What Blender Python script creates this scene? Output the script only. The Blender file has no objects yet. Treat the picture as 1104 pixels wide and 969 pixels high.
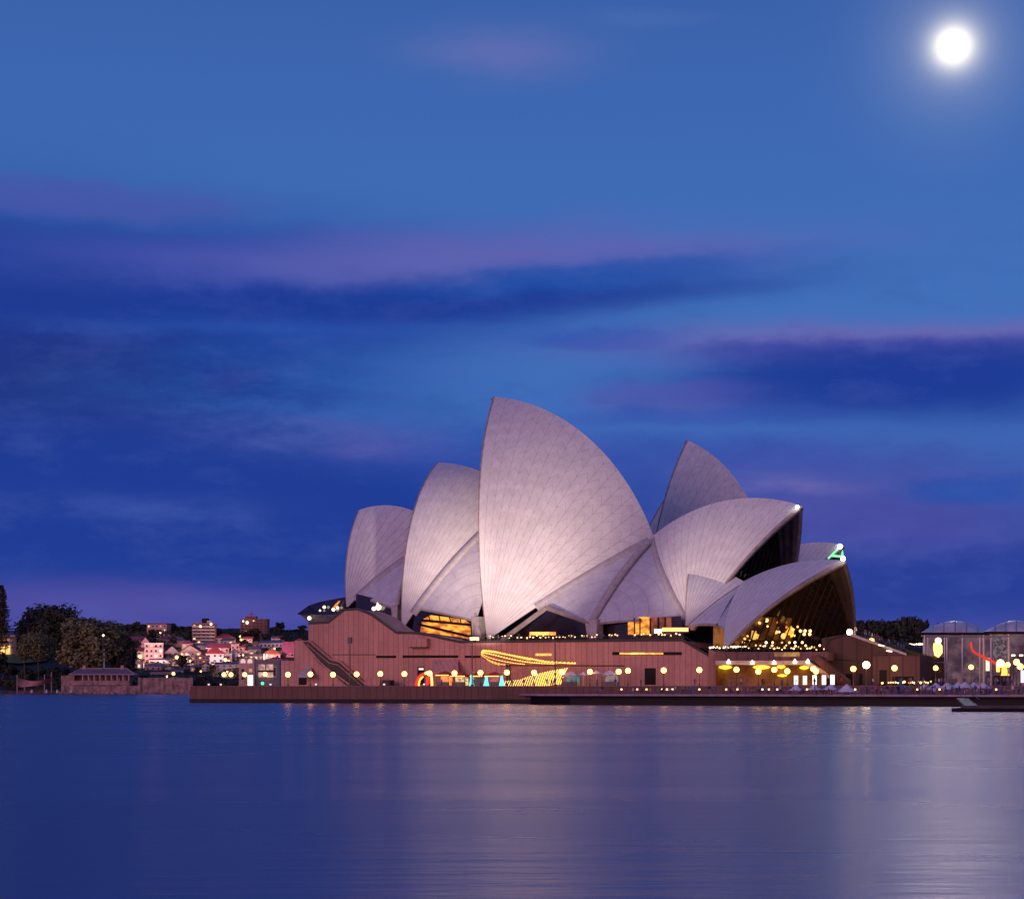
import bpy, bmesh, math, random
from mathutils import Vector, Matrix, Quaternion

# ------------------------------------------------------------------ camera, sky, sun, exposure
S = bpy.context.scene
COL = S.collection
FPX, CX, HY, CAMZ = 2250.0, 552.0, 742.0, 3.0      # focal length in photo pixels, optical centre, horizon row, eye height
cam = bpy.data.cameras.new('camera'); camo = bpy.data.objects.new('camera', cam); COL.objects.link(camo)
camo.location = (0, 0, CAMZ); camo.rotation_euler = (math.radians(90), 0, 0)
cam.sensor_width = 36.0; cam.lens = 36.0*FPX/1104.0
cam.shift_y = (HY-484.5)/1104.0
cam.clip_start = 0.5; cam.clip_end = 60000
S.camera = camo
S.view_settings.view_transform = 'Standard'; S.view_settings.look = 'None'
S.view_settings.gamma = 1; S.view_settings.exposure = 0.0; S.view_settings.use_curve_mapping = False
S.cycles.use_denoising = True
S.cycles.max_bounces = 6; S.cycles.diffuse_bounces = 2; S.cycles.glossy_bounces = 4
S.cycles.transmission_bounces = 4; S.cycles.transparent_max_bounces = 8
S.cycles.sample_clamp_indirect = 3.0; S.cycles.sample_clamp_direct = 12.0

def lin(r, g, b):
    f = lambda c: c/12.92 if c <= 0.04045 else ((c+0.055)/1.055)**2.4
    return (f(r/255), f(g/255), f(b/255))

class NX:
    """tiny expression helper over Math nodes"""
    def __init__(s, nt, sock): s.nt, s.s = nt, sock
    def op(s, o, *args):
        n = s.nt.nodes.new('ShaderNodeMath'); n.operation = o
        for i, a in enumerate((s,)+args):
            if isinstance(a, NX): s.nt.links.new(a.s, n.inputs[i])
            else: n.inputs[i].default_value = float(a)
        return NX(s.nt, n.outputs[0])
    def __add__(s, o): return s.op('ADD', o)
    def __sub__(s, o): return s.op('SUBTRACT', o)
    def __mul__(s, o): return s.op('MULTIPLY', o)
    def __truediv__(s, o): return s.op('DIVIDE', o)
    def __radd__(s, o): return s.op('ADD', o)
    def __rmul__(s, o): return s.op('MULTIPLY', o)
    def pow(s, o): return s.op('POWER', o)
    def abs(s): return s.op('ABSOLUTE')
    def frac(s): return s.op('FRACT')
    def exp(s): return s.op('EXPONENT')
    def lt(s, o): return s.op('LESS_THAN', o)
    def gt(s, o): return s.op('GREATER_THAN', o)
    def mx(s, o): return s.op('MAXIMUM', o)
    def mn(s, o): return s.op('MINIMUM', o)
    def clamp01(s):
        r = s.op('ADD', 0.0); r.s.node.use_clamp = True; return r
    def smooth(s, a, b):
        n = s.nt.nodes.new('ShaderNodeMapRange'); n.interpolation_type = 'SMOOTHSTEP'
        s.nt.links.new(s.s, n.inputs['Value']); n.inputs['From Min'].default_value = a; n.inputs['From Max'].default_value = b
        return NX(s.nt, n.outputs['Result'])

def mixc(nt, fac, a, b, mode='MIX'):
    n = nt.nodes.new('ShaderNodeMixRGB'); n.blend_type = mode
    for i, v in ((0, fac), (1, a), (2, b)):
        if isinstance(v, NX): nt.links.new(v.s, n.inputs[i])
        elif hasattr(v, 'node'): nt.links.new(v, n.inputs[i])
        elif isinstance(v, (int, float)): n.inputs[i].default_value = v
        else: n.inputs[i].default_value = (*v, 1)
    return n.outputs[0]

def comb(nt, x, y, z):
    n = nt.nodes.new('ShaderNodeCombineXYZ')
    for i, v in enumerate((x, y, z)):
        if isinstance(v, NX): nt.links.new(v.s, n.inputs[i])
        else: n.inputs[i].default_value = v
    return n.outputs[0]

def noise(nt, vec, scale, detail=3, rough=0.55):
    n = nt.nodes.new('ShaderNodeTexNoise'); n.inputs['Scale'].default_value = scale
    n.inputs['Detail'].default_value = detail; n.inputs['Roughness'].default_value = rough
    if vec is not None: nt.links.new(vec, n.inputs['Vector'])
    return NX(nt, n.outputs['Fac'])

SUN_AZ, SUN_EL = math.radians(222), math.radians(9)   # afterglow of the set sun: behind the camera and to its left
MOON_PX, MOON_PY = 1028, 50

def make_world():
    w = bpy.data.worlds.new('World'); S.world = w; w.use_nodes = True
    nt = w.node_tree; nt.nodes.clear()
    out = nt.nodes.new('ShaderNodeOutputWorld'); bg = nt.nodes.new('ShaderNodeBackground')
    nt.links.new(bg.outputs[0], out.inputs[0])
    tc = nt.nodes.new('ShaderNodeTexCoord'); sep = nt.nodes.new('ShaderNodeSeparateXYZ')
    nt.links.new(tc.outputs['Generated'], sep.inputs[0])
    X, Y, Z = (NX(nt, sep.outputs[i]) for i in range(3))
    D = 57.29578
    az = X.op('ARCTAN2', Y)*D
    el = Z.op('ARCSINE')*D
    # clear dusk sky by elevation
    ramp = nt.nodes.new('ShaderNodeValToRGB'); ramp.color_ramp.interpolation = 'B_SPLINE'
    nt.links.new((el/40.0).clamp01().s, ramp.inputs[0])
    stops = [(0.0, (98, 86, 158)), (1.0, (80, 78, 158)), (2.2, (52, 70, 156)), (4.0, (44, 78, 164)), (6.2, (56, 98, 178)), (8.5, (66, 114, 188)),
             (13, (63, 108, 182)), (19, (57, 97, 170)), (40, (40, 70, 140))]
    cr = ramp.color_ramp
    while len(cr.elements) < len(stops): cr.elements.new(0.5)
    for e, (p, c) in zip(cr.elements, stops):
        e.position = p/40.0; e.color = (*lin(*c), 1)
    c = ramp.outputs[0]
    # slow stretched noise that frays the cloud edges
    wv = comb(nt, az*0.085, el*0.42, 3.1)
    n1 = noise(nt, wv, 1.0, 4, 0.55)
    wv2 = comb(nt, az*0.16, el*0.55, 9.7)
    n2 = noise(nt, wv2, 1.3, 5, 0.6)
    wv3 = comb(nt, az*0.5, el*1.2, 5.3)
    n3 = noise(nt, wv3, 1.0, 6, 0.62)
    azw = az + (n2-0.5)*3.0
    elw = el + (n1-0.5)*1.3 + (n3-0.5)*0.6
    def cloud(c, px, py, hw, hh, col, op, tilt=0.0, hard=2.0, tex=0.0, fr=1.0):
        a0 = math.degrees(math.atan((px-CX)/FPX)); e0 = math.degrees(math.atan((HY-py)/FPX))
        sa = hw/FPX*D; se = hh/FPX*D
        u = (azw-a0)/sa
        v = (elw-e0-(azw-a0)*tilt)/se if fr else (el-e0-(az-a0)*tilt)/se
        r = u*u + v*v
        m = (r.pow(hard)*-1.0).exp()
        if tex: m = m*((n3-0.5)*tex+1.0).clamp01()*((n2-0.35)*2.2).clamp01()
        return mixc(nt, (m*op).clamp01(), c, lin(*col))
    c = cloud(c, 540, 57, 95, 24, (100, 110, 178), .75, 0, 1.2)
    c = cloud(c, 690, 22, 60, 12, (78, 108, 178), .4)
    c = cloud(c, 30, 400, 400, 175, (26, 56, 142), .97, 0, 2.0)
    c = cloud(c, 150, 330, 480, 78, (26, 62, 154), .9, .02, 1.8)
    c = cloud(c, 40, 405, 190, 85, (32, 52, 130), .9, 0, 1.2)
    c = cloud(c, 200, 555, 560, 92, (28, 58, 148), .97, 0, 2.0)
    c = cloud(c, 60, 222, 190, 20, (72, 86, 170), .75)
    c = cloud(c, 250, 285, 260, 30, (58, 76, 166), .7, 0, 1.4)
    c = cloud(c, 540, 274, 330, 26, (94, 98, 176), .9, .03, 1.3)
    c = cloud(c, 400, 326, 440, 24, (28, 58, 148), .97, .05, 1.8)
    c = cloud(c, 640, 292, 190, 15, (26, 78, 166), .75, .08, 1.5)
    c = cloud(c, 300, 356, 260, 10, (44, 84, 172), .5, .0, 1.0)
    c = cloud(c, 655, 368, 75, 13, (40, 80, 172), .85)
    c = cloud(c, 980, 378, 290, 26, (108, 102, 174), .95, .0, 1.5)
    c = cloud(c, 950, 384, 240, 14, (60, 74, 164), .8, .0, 1.5)
    c = cloud(c, 990, 418, 290, 42, (26, 56, 148), .98, .0, 2.2)
    c = cloud(c, 720, 432, 100, 18, (84, 86, 170), .6)
    c = cloud(c, 760, 452, 160, 10, (50, 78, 168), .6)
    c = cloud(c, 700, 500, 300, 30, (52, 76, 168), .55)
    c = cloud(c, 940, 560, 220, 70, (74, 76, 160), .85, 0, 1.5)
    c = cloud(c, 1050, 532, 90, 18, (40, 80, 168), .9)
    c = cloud(c, 1010, 630, 340, 34, (36, 60, 150), .85)
    c = cloud(c, 850, 520, 85, 13, (122, 112, 180), .95, -.05, 1.2, 1.2)
    c = cloud(c, 300, 425, 170, 46, (44, 106, 186), 1.0, 0, 1.2, 2.2)
    c = cloud(c, 350, 468, 160, 24, (96, 90, 170), 1.0, -.05, 1.2, 2.0)
    c = cloud(c, 185, 553, 130, 16, (66, 92, 174), 1.0, -.04, 1.2, 1.8)
    c = cloud(c, 120, 652, 300, 22, (88, 80, 162), .7, 0, 1.2)
    # fine uneven texture of the cloud deck
    c = mixc(nt, ((n3-0.5)*0.9*(el.smooth(13.5, 9.0))).clamp01(), c, lin(78, 100, 180))
    c = mixc(nt, ((n3-0.5)*-0.8*(el.smooth(13.5, 9.0))).clamp01(), c, lin(26, 54, 140))
    # aureole of the bright moon in the humid air
    mv = Vector(((MOON_PX-CX)/FPX, 1, (HY-MOON_PY)/FPX)).normalized()
    dt = nt.nodes.new('ShaderNodeVectorMath'); dt.operation = 'DOT_PRODUCT'
    nt.links.new(tc.outputs['Generated'], dt.inputs[0]); dt.inputs[1].default_value = mv
    ang = NX(nt, dt.outputs['Value']).mn(1.0).op('ARCCOSINE')*D
    glow = ((ang-0.41).mx(0.0)*-4.4).exp()*1.0 + ((ang*ang)*-0.30).exp()*0.12
    c = mixc(nt, glow.clamp01(), c, (0.96, 0.95, 0.97))
    # afterglow of sunset in the half of the sky behind the camera
    back = (Y*-1.0).smooth(-0.1, 0.9)
    low = ((el/17.0)*(el/17.0)*-1.0).exp()
    c = mixc(nt, (back*low).clamp01(), c, (0.62, 0.27, 0.27))
    # below the horizon
    c = mixc(nt, (el*-1.0).smooth(0.2, 2.5), c, lin(36, 40, 84))
    # physical twilight sky underneath it all
    sky = nt.nodes.new('ShaderNodeTexSky'); sky.sky_type = 'NISHITA'; sky.sun_disc = False
    sky.sun_elevation = math.radians(0.5); sky.sun_rotation = SUN_AZ
    c = mixc(nt, 0.002, c, sky.outputs[0], 'ADD')
    nt.links.new(c, bg.inputs[0]); bg.inputs[1].default_value = 1.0
make_world()

sun = bpy.data.lights.new('afterglow', 'SUN'); suno = bpy.data.objects.new('afterglow', sun); COL.objects.link(suno)
sun.energy = 0.92; sun.angle = math.radians(30); sun.color = (1.0, 0.52, 0.62)
sd = Vector((math.sin(SUN_AZ)*math.cos(SUN_EL), math.cos(SUN_AZ)*math.cos(SUN_EL), math.sin(SUN_EL)))
suno.rotation_euler = sd.to_track_quat('Z', 'Y').to_euler()

# ------------------------------------------------------------------ geometry helpers
def P(px, py, Y): return Vector(((px-CX)*Y/FPX, Y, CAMZ+(HY-py)*Y/FPX))
def ray(px, py): return Vector(((px-CX)/FPX, 1.0, (HY-py)/FPX))
CAM = Vector((0, 0, CAMZ))
class Plane:
    """vertical plane: C0 on it, a = horizontal direction along it, w = horizontal normal towards the camera side"""
    def __init__(s, C0, th):
        s.C0 = Vector(C0); s.th = math.radians(th)
        s.a = Vector((math.cos(s.th), -math.sin(s.th), 0)); s.w = Vector((-math.sin(s.th), -math.cos(s.th), 0))
    def at(s, px, py, off=0.0):
        d = ray(px, py); t = (s.w.dot(s.C0-CAM)+off)/s.w.dot(d); return CAM+d*t
    def mirror(s, p): return p-2*s.w.dot(p-s.C0)*s.w

class MB:
    def __init__(s): s.v, s.f, s.m, s.uv = [], [], [], []
    def add(s, vs, fs, mi=0, uvs=None):
        o = len(s.v); s.v += [Vector(v) for v in vs]
        for f in fs:
            s.f.append([o+i for i in f]); s.m.append(mi)
            s.uv.append([uvs[i] for i in f] if uvs else None)
        return s
    def box(s, c, d, rz=0.0, mi=0):
        c = Vector(c); R = Matrix.Rotation(rz, 3, 'Z'); x, y, z = d[0]/2, d[1]/2, d[2]/2
        vs = [c+R @ Vector((sx*x, sy*y, sz*z)) for sx in (-1, 1) for sy in (-1, 1) for sz in (-1, 1)]
        return s.add(vs, [(0, 1, 3, 2), (4, 6, 7, 5), (0, 4, 5, 1), (2, 3, 7, 6), (0, 2, 6, 4), (1, 5, 7, 3)], mi)
    def prism(s, poly, ext, mi=0):
        n = len(poly); e = Vector(ext); vs = [Vector(p) for p in poly]+[Vector(p)+e for p in poly]
        return s.add(vs, [tuple(range(n)), tuple(range(2*n-1, n-1, -1))]+[(i, n+i, n+(i+1) % n, (i+1) % n) for i in range(n)], mi)
    def tube(s, pts, r, n=6, mi=0, r1=None):
        pts = [Vector(p) for p in pts]; vs = []; fs = []; K = len(pts)
        for k, p in enumerate(pts):
            t = (pts[min(k+1, K-1)]-pts[max(k-1, 0)]).normalized()
            up = Vector((0, 0, 1)) if abs(t.z) < .9 else Vector((1, 0, 0))
            u = t.cross(up).normalized(); v = t.cross(u)
            rr = r if r1 is None else r+(r1-r)*k/max(1, K-1)
            for i in range(n):
                a = 2*math.pi*i/n; vs.append(p+u*math.cos(a)*rr+v*math.sin(a)*rr)
        for k in range(K-1):
            for i in range(n): fs.append((k*n+i, k*n+(i+1) % n, (k+1)*n+(i+1) % n, (k+1)*n+i))
        fs += [tuple(range(n-1, -1, -1)), tuple((K-1)*n+i for i in range(n))]
        return s.add(vs, fs, mi)
    def lathe(s, prof, c, n=12, mi=0):
        c = Vector(c); vs = []; fs = []
        for r, z in prof:
            for i in range(n): a = 2*math.pi*i/n; vs.append(c+Vector((r*math.cos(a), r*math.sin(a), z)))
        for k in range(len(prof)-1):
            for i in range(n): fs.append((k*n+i, k*n+(i+1) % n, (k+1)*n+(i+1) % n, (k+1)*n+i))
        fs += [tuple(range(n-1, -1, -1)), tuple((len(prof)-1)*n+i for i in range(n))]
        return s.add(vs, fs, mi)
    def ball(s, c, r, n=10, k=6, mi=0):
        return s.lathe([(r*max(.02, math.sin(math.pi*j/k)), -r*math.cos(math.pi*j/k)) for j in range(k+1)], c, n, mi)
    def grid(s, rows, mi=0, uvs=None):
        nv, nu = len(rows), len(rows[0])
        return s.add([p for r in rows for p in r], [(j*nu+i, j*nu+i+1, (j+1)*nu+i+1, (j+1)*nu+i) for j in range(nv-1) for i in range(nu-1)],
                     mi, [q for r in uvs for q in r] if uvs else None)
    def build(s, name, mats, parent=None, smooth=False, loc=None, rz=0.0):
        """verts are in world space; the object's own frame is its parent's, or loc and rz when top-level"""
        if not isinstance(mats, (list, tuple)): mats = [mats]
        if parent is not None: M = FR[parent.name]
        elif loc is not None: M = Matrix.Translation(loc) @ Matrix.Rotation(rz, 4, 'Z')
        else: M = Matrix.Identity(4)
        I = M.inverted()
        me = bpy.data.meshes.new(name); me.from_pydata([tuple(I @ v) for v in s.v], [], s.f)
        for m in mats: me.materials.append(m)
        me.polygons.foreach_set('material_index', s.m)
        if any(u is not None for u in s.uv):
            ul = me.uv_layers.new(name='UVMap'); k = 0
            for fi, f in enumerate(s.f):
                for j in range(len(f)):
                    ul.data[k].uv = s.uv[fi][j] if s.uv[fi] else (0, 0); k += 1
        if smooth: me.polygons.foreach_set('use_smooth', [True]*len(me.polygons))
        me.update()
        bm = bmesh.new(); bm.from_mesh(me); bmesh.ops.recalc_face_normals(bm, faces=bm.faces)
        bm.to_mesh(me); bm.free()
        o = bpy.data.objects.new(name, me); COL.objects.link(o)
        if parent is not None: o.parent = parent; FR[o.name] = M
        elif loc is not None: o.location = loc; o.rotation_euler = (0, 0, rz); FR[o.name] = M
        else: FR[o.name] = M
        return o
FR = {}
def thing(name, label, cat, loc, rz=0.0, group=None):
    o = bpy.data.objects.new(name, None); COL.objects.link(o); o.empty_display_size = .5
    o.location = loc; o.rotation_euler = (0, 0, rz)
    FR[o.name] = Matrix.Translation(loc) @ Matrix.Rotation(rz, 4, 'Z')
    return tag(o, label, cat, group)
def tag(o, label, cat, group=None):
    o['label'] = label; o['category'] = cat
    if group: o['group'] = group
    return o
def struct(o): o['kind'] = 'structure'; return o
def stuff(o): o['kind'] = 'stuff'; return o
def dup(root, loc, rz=0.0, label=None, scale=None):
    r = root.copy(); COL.objects.link(r); r.location = loc; r.rotation_euler = (0, 0, rz)
    if scale: r.scale = (scale,)*3 if isinstance(scale, (int, float)) else scale
    if label: r['label'] = label
    FR[r.name] = Matrix.Translation(loc) @ Matrix.Rotation(rz, 4, 'Z')
    for ch in list(root.children):
        c = ch.copy(); COL.objects.link(c); c.parent = r
        for g in list(ch.children):
            d = g.copy(); COL.objects.link(d); d.parent = c
    return r

# ------------------------------------------------------------------ materials
def pmat(name, col, rough=0.6, spec=0.4, metal=0.0, var=0.0, vscale=1.0, bump=0.0, stretch=(1, 1, 1)):
    m = bpy.data.materials.new(name); m.use_nodes = True; nt = m.node_tree; b = nt.nodes['Principled BSDF']
    b.inputs['Base Color'].default_value = (*col, 1); b.inputs['Roughness'].default_value = rough
    b.inputs['Specular IOR Level'].default_value = spec; b.inputs['Metallic'].default_value = metal
    tc = nt.nodes.new('ShaderNodeTexCoord'); mp = nt.nodes.new('ShaderNodeMapping'); mp.inputs['Scale'].default_value = stretch
    nt.links.new(tc.outputs['Object'], mp.inputs[0])
    n = noise(nt, mp.outputs[0], vscale, 4, .6)
    if var:
        c = mixc(nt, n.smooth(.3, .7), tuple(x*(1-var) for x in col), tuple(min(1, x*(1+var)) for x in col))
        nt.links.new(c, b.inputs['Base Color'])
    if bump:
        bp = nt.nodes.new('ShaderNodeBump'); bp.inputs['Strength'].default_value = bump
        nt.links.new(n.s, bp.inputs['Height']); nt.links.new(bp.outputs[0], b.inputs['Normal'])
    return m
def emat(name, col, strength, sample=True):
    m = bpy.data.materials.new(name); m.use_nodes = True; nt = m.node_tree; b = nt.nodes['Principled BSDF']
    b.inputs['Base Color'].default_value = (*col, 1); b.inputs['Emission Color'].default_value = (*col, 1)
    b.inputs['Emission Strength'].default_value = strength; b.inputs['Roughness'].default_value = .4
    if not sample: m.cycles.emission_sampling = 'NONE'
    return m
def litmat(name, c1, c2, strength, scale=.6, stretch=(1, 1, 1)):
    """a lit room seen through its windows: patchy lamp light"""
    m = emat(name, c1, strength, False); nt = m.node_tree; b = nt.nodes['Principled BSDF']
    tc = nt.nodes.new('ShaderNodeTexCoord'); mp = nt.nodes.new('ShaderNodeMapping'); mp.inputs['Scale'].default_value = stretch
    nt.links.new(tc.outputs['Object'], mp.inputs[0])
    n = noise(nt, mp.outputs[0], scale, 4, .6)
    c = mixc(nt, n.smooth(.38, .62), c1, c2)
    nt.links.new(c, b.inputs['Emission Color']); b.inputs['Base Color'].default_value = (.03, .02, .02, 1)
    return m

def tile_mat():
    m = bpy.data.materials.new('glazed_cream_tile'); m.use_nodes = True; nt = m.node_tree; b = nt.nodes['Principled BSDF']
    uv = nt.nodes.new('ShaderNodeUVMap'); sp = nt.nodes.new('ShaderNodeSeparateXYZ'); nt.links.new(uv.outputs[0], sp.inputs[0])
    U, V = NX(nt, sp.outputs[0]), NX(nt, sp.outputs[1])
    fu = (U.frac()-0.5).abs()                       # .5 at the joint between two rib lids
    rib = fu*-1.0+0.5
    line = (rib*(V*0.085+0.04)).smooth(.15, .06)
    che = ((V*0.33+fu*1.35)).frac()
    cl = ((che-0.5).abs()*-1.0+0.5).smooth(0.045, 0.015)
    tc = nt.nodes.new('ShaderNodeTexCoord'); n = noise(nt, tc.outputs['Object'], .35, 5, .65); n2 = noise(nt, tc.outputs['Object'], 1.6, 3, .6)
    base = mixc(nt, n.smooth(.3, .7), (.64, .61, .60), (.76, .73, .71))
    base = mixc(nt, n2.smooth(.45, .75)*0.35, base, (.58, .55, .54))
    cc = U.op('FLOOR')*7.31 + (V*0.33+fu*1.35).op('FLOOR')*3.17
    rnd = (cc.op('SINE')*43.7).frac()
    base = mixc(nt, rnd*0.16, base, (.55, .52, .52))
    base = mixc(nt, line*0.36, base, (.26, .20, .22))
    base = mixc(nt, cl*0.46, base, (.30, .24, .26))
    nt.links.new(base, b.inputs['Base Color']); b.inputs['Roughness'].default_value = .42; b.inputs['Specular IOR Level'].default_value = .35
    return m
def strip_mat():
    """plain lid strips of the side shells: bands across"""
    m = bpy.data.materials.new('side_shell_tile'); m.use_nodes = True; nt = m.node_tree; b = nt.nodes['Principled BSDF']
    uv = nt.nodes.new('ShaderNodeUVMap'); sp = nt.nodes.new('ShaderNodeSeparateXYZ'); nt.links.new(uv.outputs[0], sp.inputs[0])
    U, V = NX(nt, sp.outputs[0]), NX(nt, sp.outputs[1])
    fv = ((V*0.30).frac()-0.5).abs(); l1 = (fv*-1.0+0.5).smooth(.035, .01)
    fu = ((U*0.5+(V*0.30).op('FLOOR')*0.37).frac()-0.5).abs(); l2 = (fu*-1.0+0.5).smooth(.02, .006)
    tc = nt.nodes.new('ShaderNodeTexCoord'); n = noise(nt, tc.outputs['Object'], .4, 5, .65)
    base = mixc(nt, n.smooth(.3, .7), (.56, .53, .55), (.67, .64, .66))
    base = mixc(nt, (l1.mx(l2*.8))*0.45, base, (.26, .21, .23))
    nt.links.new(base, b.inputs['Base Color']); b.inputs['Roughness'].default_value = .45; b.inputs['Specular IOR Level'].default_value = .35
    return m
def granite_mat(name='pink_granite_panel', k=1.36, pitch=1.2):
    m = bpy.data.materials.new(name); m.use_nodes = True; nt = m.node_tree; b = nt.nodes['Principled BSDF']
    tc = nt.nodes.new('ShaderNodeTexCoord'); sp = nt.nodes.new('ShaderNodeSeparateXYZ'); nt.links.new(tc.outputs['Object'], sp.inputs[0])
    X, Z = NX(nt, sp.outputs[0]), NX(nt, sp.outputs[2])
    Yc = NX(nt, sp.outputs[1])
    U = (X+Yc*.93)/pitch
    j = ((U.frac()-0.5).abs()*-1.0+0.5).smooth(.09, .03)
    jh = (((Z/3.1+(U*.25).op('FLOOR')*.31).frac()-0.5).abs()*-1.0+0.5).smooth(.03, .012)
    j = j.mx(jh*.22)
    big = noise(nt, comb(nt, X*.12, Yc*.12, Z*.10), 1.0, 4, .6)
    rnd = (U.op('FLOOR')*12.9898).op('SINE')*43758.5
    rnd = rnd.frac()
    n = noise(nt, tc.outputs['Object'], 1.3, 5, .65)
    st = noise(nt, comb(nt, X*1.1, Yc*1.1, Z*.06), 1.0, 4, .6)
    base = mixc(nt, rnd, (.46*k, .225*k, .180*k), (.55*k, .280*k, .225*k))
    base = mixc(nt, n.smooth(.35, .7)*.4, base, (.38*k, .190*k, .155*k))
    base = mixc(nt, st.smooth(.5, .72)*.5, base, (.30*k, .145*k, .125*k))
    base = mixc(nt, big.smooth(.45, .7)*.45, base, (.27*k, .135*k, .115*k))
    base = mixc(nt, j*.55, base, (.14*k, .08*k, .075*k))
    nt.links.new(base, b.inputs['Base Color']); b.inputs['Roughness'].default_value = .7; b.inputs['Specular IOR Level'].default_value = .25
    return m
def glass_mat(name, col, transp):
    m = bpy.data.materials.new(name); m.use_nodes = True; nt = m.node_tree; b = nt.nodes['Principled BSDF']
    b.inputs['Base Color'].default_value = (*col, 1); b.inputs['Roughness'].default_value = .08; b.inputs['Specular IOR Level'].default_value = .6
    tr = nt.nodes.new('ShaderNodeBsdfTransparent'); tr.inputs[0].default_value = (.80, .70, .62, 1)
    mx = nt.nodes.new('ShaderNodeMixShader'); mx.inputs[0].default_value = transp
    nt.links.new(b.outputs[0], mx.inputs[1]); nt.links.new(tr.outputs[0], mx.inputs[2]); nt.links.new(mx.outputs[0], nt.nodes['Material Output'].inputs[0])
    return m
def water_mat():
    m = bpy.data.materials.new('harbour_water'); m.use_nodes = True; nt = m.node_tree; b = nt.nodes['Principled BSDF']
    tc = nt.nodes.new('ShaderNodeTexCoord'); sp = nt.nodes.new('ShaderNodeSeparateXYZ'); nt.links.new(tc.outputs['Object'], sp.inputs[0])
    X, Y = NX(nt, sp.outputs[0]), NX(nt, sp.outputs[1])
    # long swells and slicks smoothed by the long exposure; logarithm of distance keeps their size even to the eye
    n = noise(nt, comb(nt, X*.010, Y*.035, 0.), 1.0, 3, .55)
    n2 = noise(nt, comb(nt, X*.05, Y*.22, 4.), 1.0, 4, .6)
    n3 = noise(nt, comb(nt, X*.30, Y*1.1, 8.), 1.0, 3, .65)
    b.inputs['Base Color'].default_value = (.058, .034, .135, 1)  # violet of the reflected sky is put into the base colour
    b.inputs['IOR'].default_value = 1.5
    b.inputs['Specular Tint'].default_value = (1.0, .86, 1.0, 1)
    nt.links.new((n.smooth(.3, .7)*.05+.225+n2*.03).s, b.inputs['Roughness'])
    bp = nt.nodes.new('ShaderNodeBump'); bp.inputs['Strength'].default_value = .22; bp.inputs['Distance'].default_value = .6
    nt.links.new((n*.8+n2*.4+n3*.2).s, bp.inputs['Height']); nt.links.new(bp.outputs[0], b.inputs['Normal'])
    return m
def leaf_mat(name, c, var=.5):
    m = bpy.data.materials.new(name); m.use_nodes = True; nt = m.node_tree; b = nt.nodes['Principled BSDF']
    tc = nt.nodes.new('ShaderNodeTexCoord'); n = noise(nt, tc.outputs['Object'], .30, 4, .7)
    cc = mixc(nt, n.smooth(.3, .7), tuple(x*(1-var) for x in c), tuple(x*(1+var) for x in c))
    nt.links.new(cc, b.inputs['Base Color']); b.inputs['Roughness'].default_value = .7; b.inputs['Specular IOR Level'].default_value = .2
    return m

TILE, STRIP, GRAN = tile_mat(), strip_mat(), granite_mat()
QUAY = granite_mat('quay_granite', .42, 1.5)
RIM = pmat('shell_rib_concrete', (.36, .29, .27), .8, .2, 0, .2, .6)
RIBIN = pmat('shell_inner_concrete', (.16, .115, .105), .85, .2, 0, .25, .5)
PED = pmat('pedestal_concrete', (.50, .43, .41), .75, .2, 0, .15, .8)
DARK = pmat('dark_bronze', (.020, .015, .014), .5, .4, 0, .3, 2)
BRONZE = pmat('bronze_mullion', (.05, .03, .024), .45, .5, .4, .2, 2)
GLASS = glass_mat('bronze_glass', (.012, .009, .010), .55)
PGLASS = glass_mat('clear_pavilion_glass', (.03, .03, .045), .85)
DGLASS = pmat('dark_foyer_glass', (.018, .012, .020), .12, .8, 0, .3, .5)
SLOT = pmat('dark_slot', (.010, .007, .007), .6, .2, 0, .2, 1)
AMBER = litmat('amber_foyer', (.95, .36, .04), (.30, .07, .01), 1.7, .35, (1, 1, 2.5))
AMBER2 = litmat('amber_lamplight', (1.0, .50, .08), (.55, .16, .02), 2.2, .5)
GLOBE = emat('warm_globe', (1.0, .42, .065), 11.0)
BULB = emat('small_warm_bulb', (1.0, .58, .18), 3.5, False)
BULBW = emat('small_white_bulb', (1.0, .80, .50), 3.5, False)
BRIGHT = emat('bright_floodlamp', (1.0, .66, .28), 40.0)
TIPW = emat('white_tip_lamp', (.95, 1.0, .88), 14.0)
TIPG = emat('green_tip_light', (.25, .75, .40), 1.2, False)
LEDY = emat('yellow_led_strip', (1.0, .48, .06), 3.0)
LEDW = emat('pale_yellow_led', (1.0, .66, .16), 1.7, False)
LEDO = emat('orange_led', (1.0, .33, .05), 3.0, False)
LEDR = emat('red_led', (1.0, .06, .03), .55, False)
TEAL = emat('teal_light', (.12, .75, .75), 1.6, False)
WHITEL = emat('white_lightbox', (.95, 1.0, .82), 1.6, False)
POOLY = emat('yellow_light_pool', (1.0, .66, .06), 1.6, False)
STEEL = pmat('painted_steel', (.10, .085, .085), .5, .4, .5, .2, 3)
PALE = pmat('pale_steel', (.48, .46, .50), .4, .5, .4, .15, 2)
CANVAS = pmat('white_canvas', (.84, .74, .76), .8, .2, 0, .12, 1.5)
REDC = pmat('red_canvas', (.50, .06, .06), .8, .2, 0, .15, 1.5)
SAND = pmat('sandstone', (.36, .22, .19), .85, .2, 0, .4, .35, .4)
BOARD = pmat('timber_deck', (.40, .27, .32), .75, .2, 0, .25, .6)
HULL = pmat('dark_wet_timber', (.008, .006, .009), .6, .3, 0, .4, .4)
WATER = water_mat()
GRASS = leaf_mat('lawn', (.10, .13, .04), .35)
EARTH = leaf_mat('wooded_ground', (.022, .026, .018), .4)
LEAF1 = leaf_mat('fig_leaf', (.20, .175, .08)); LEAF2 = leaf_mat('dark_leaf', (.055, .054, .036)); LEAF3 = leaf_mat('dull_leaf', (.060, .062, .036))
BARK = pmat('bark', (.13, .085, .07), .9, .1, 0, .3, 1.5)

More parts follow.
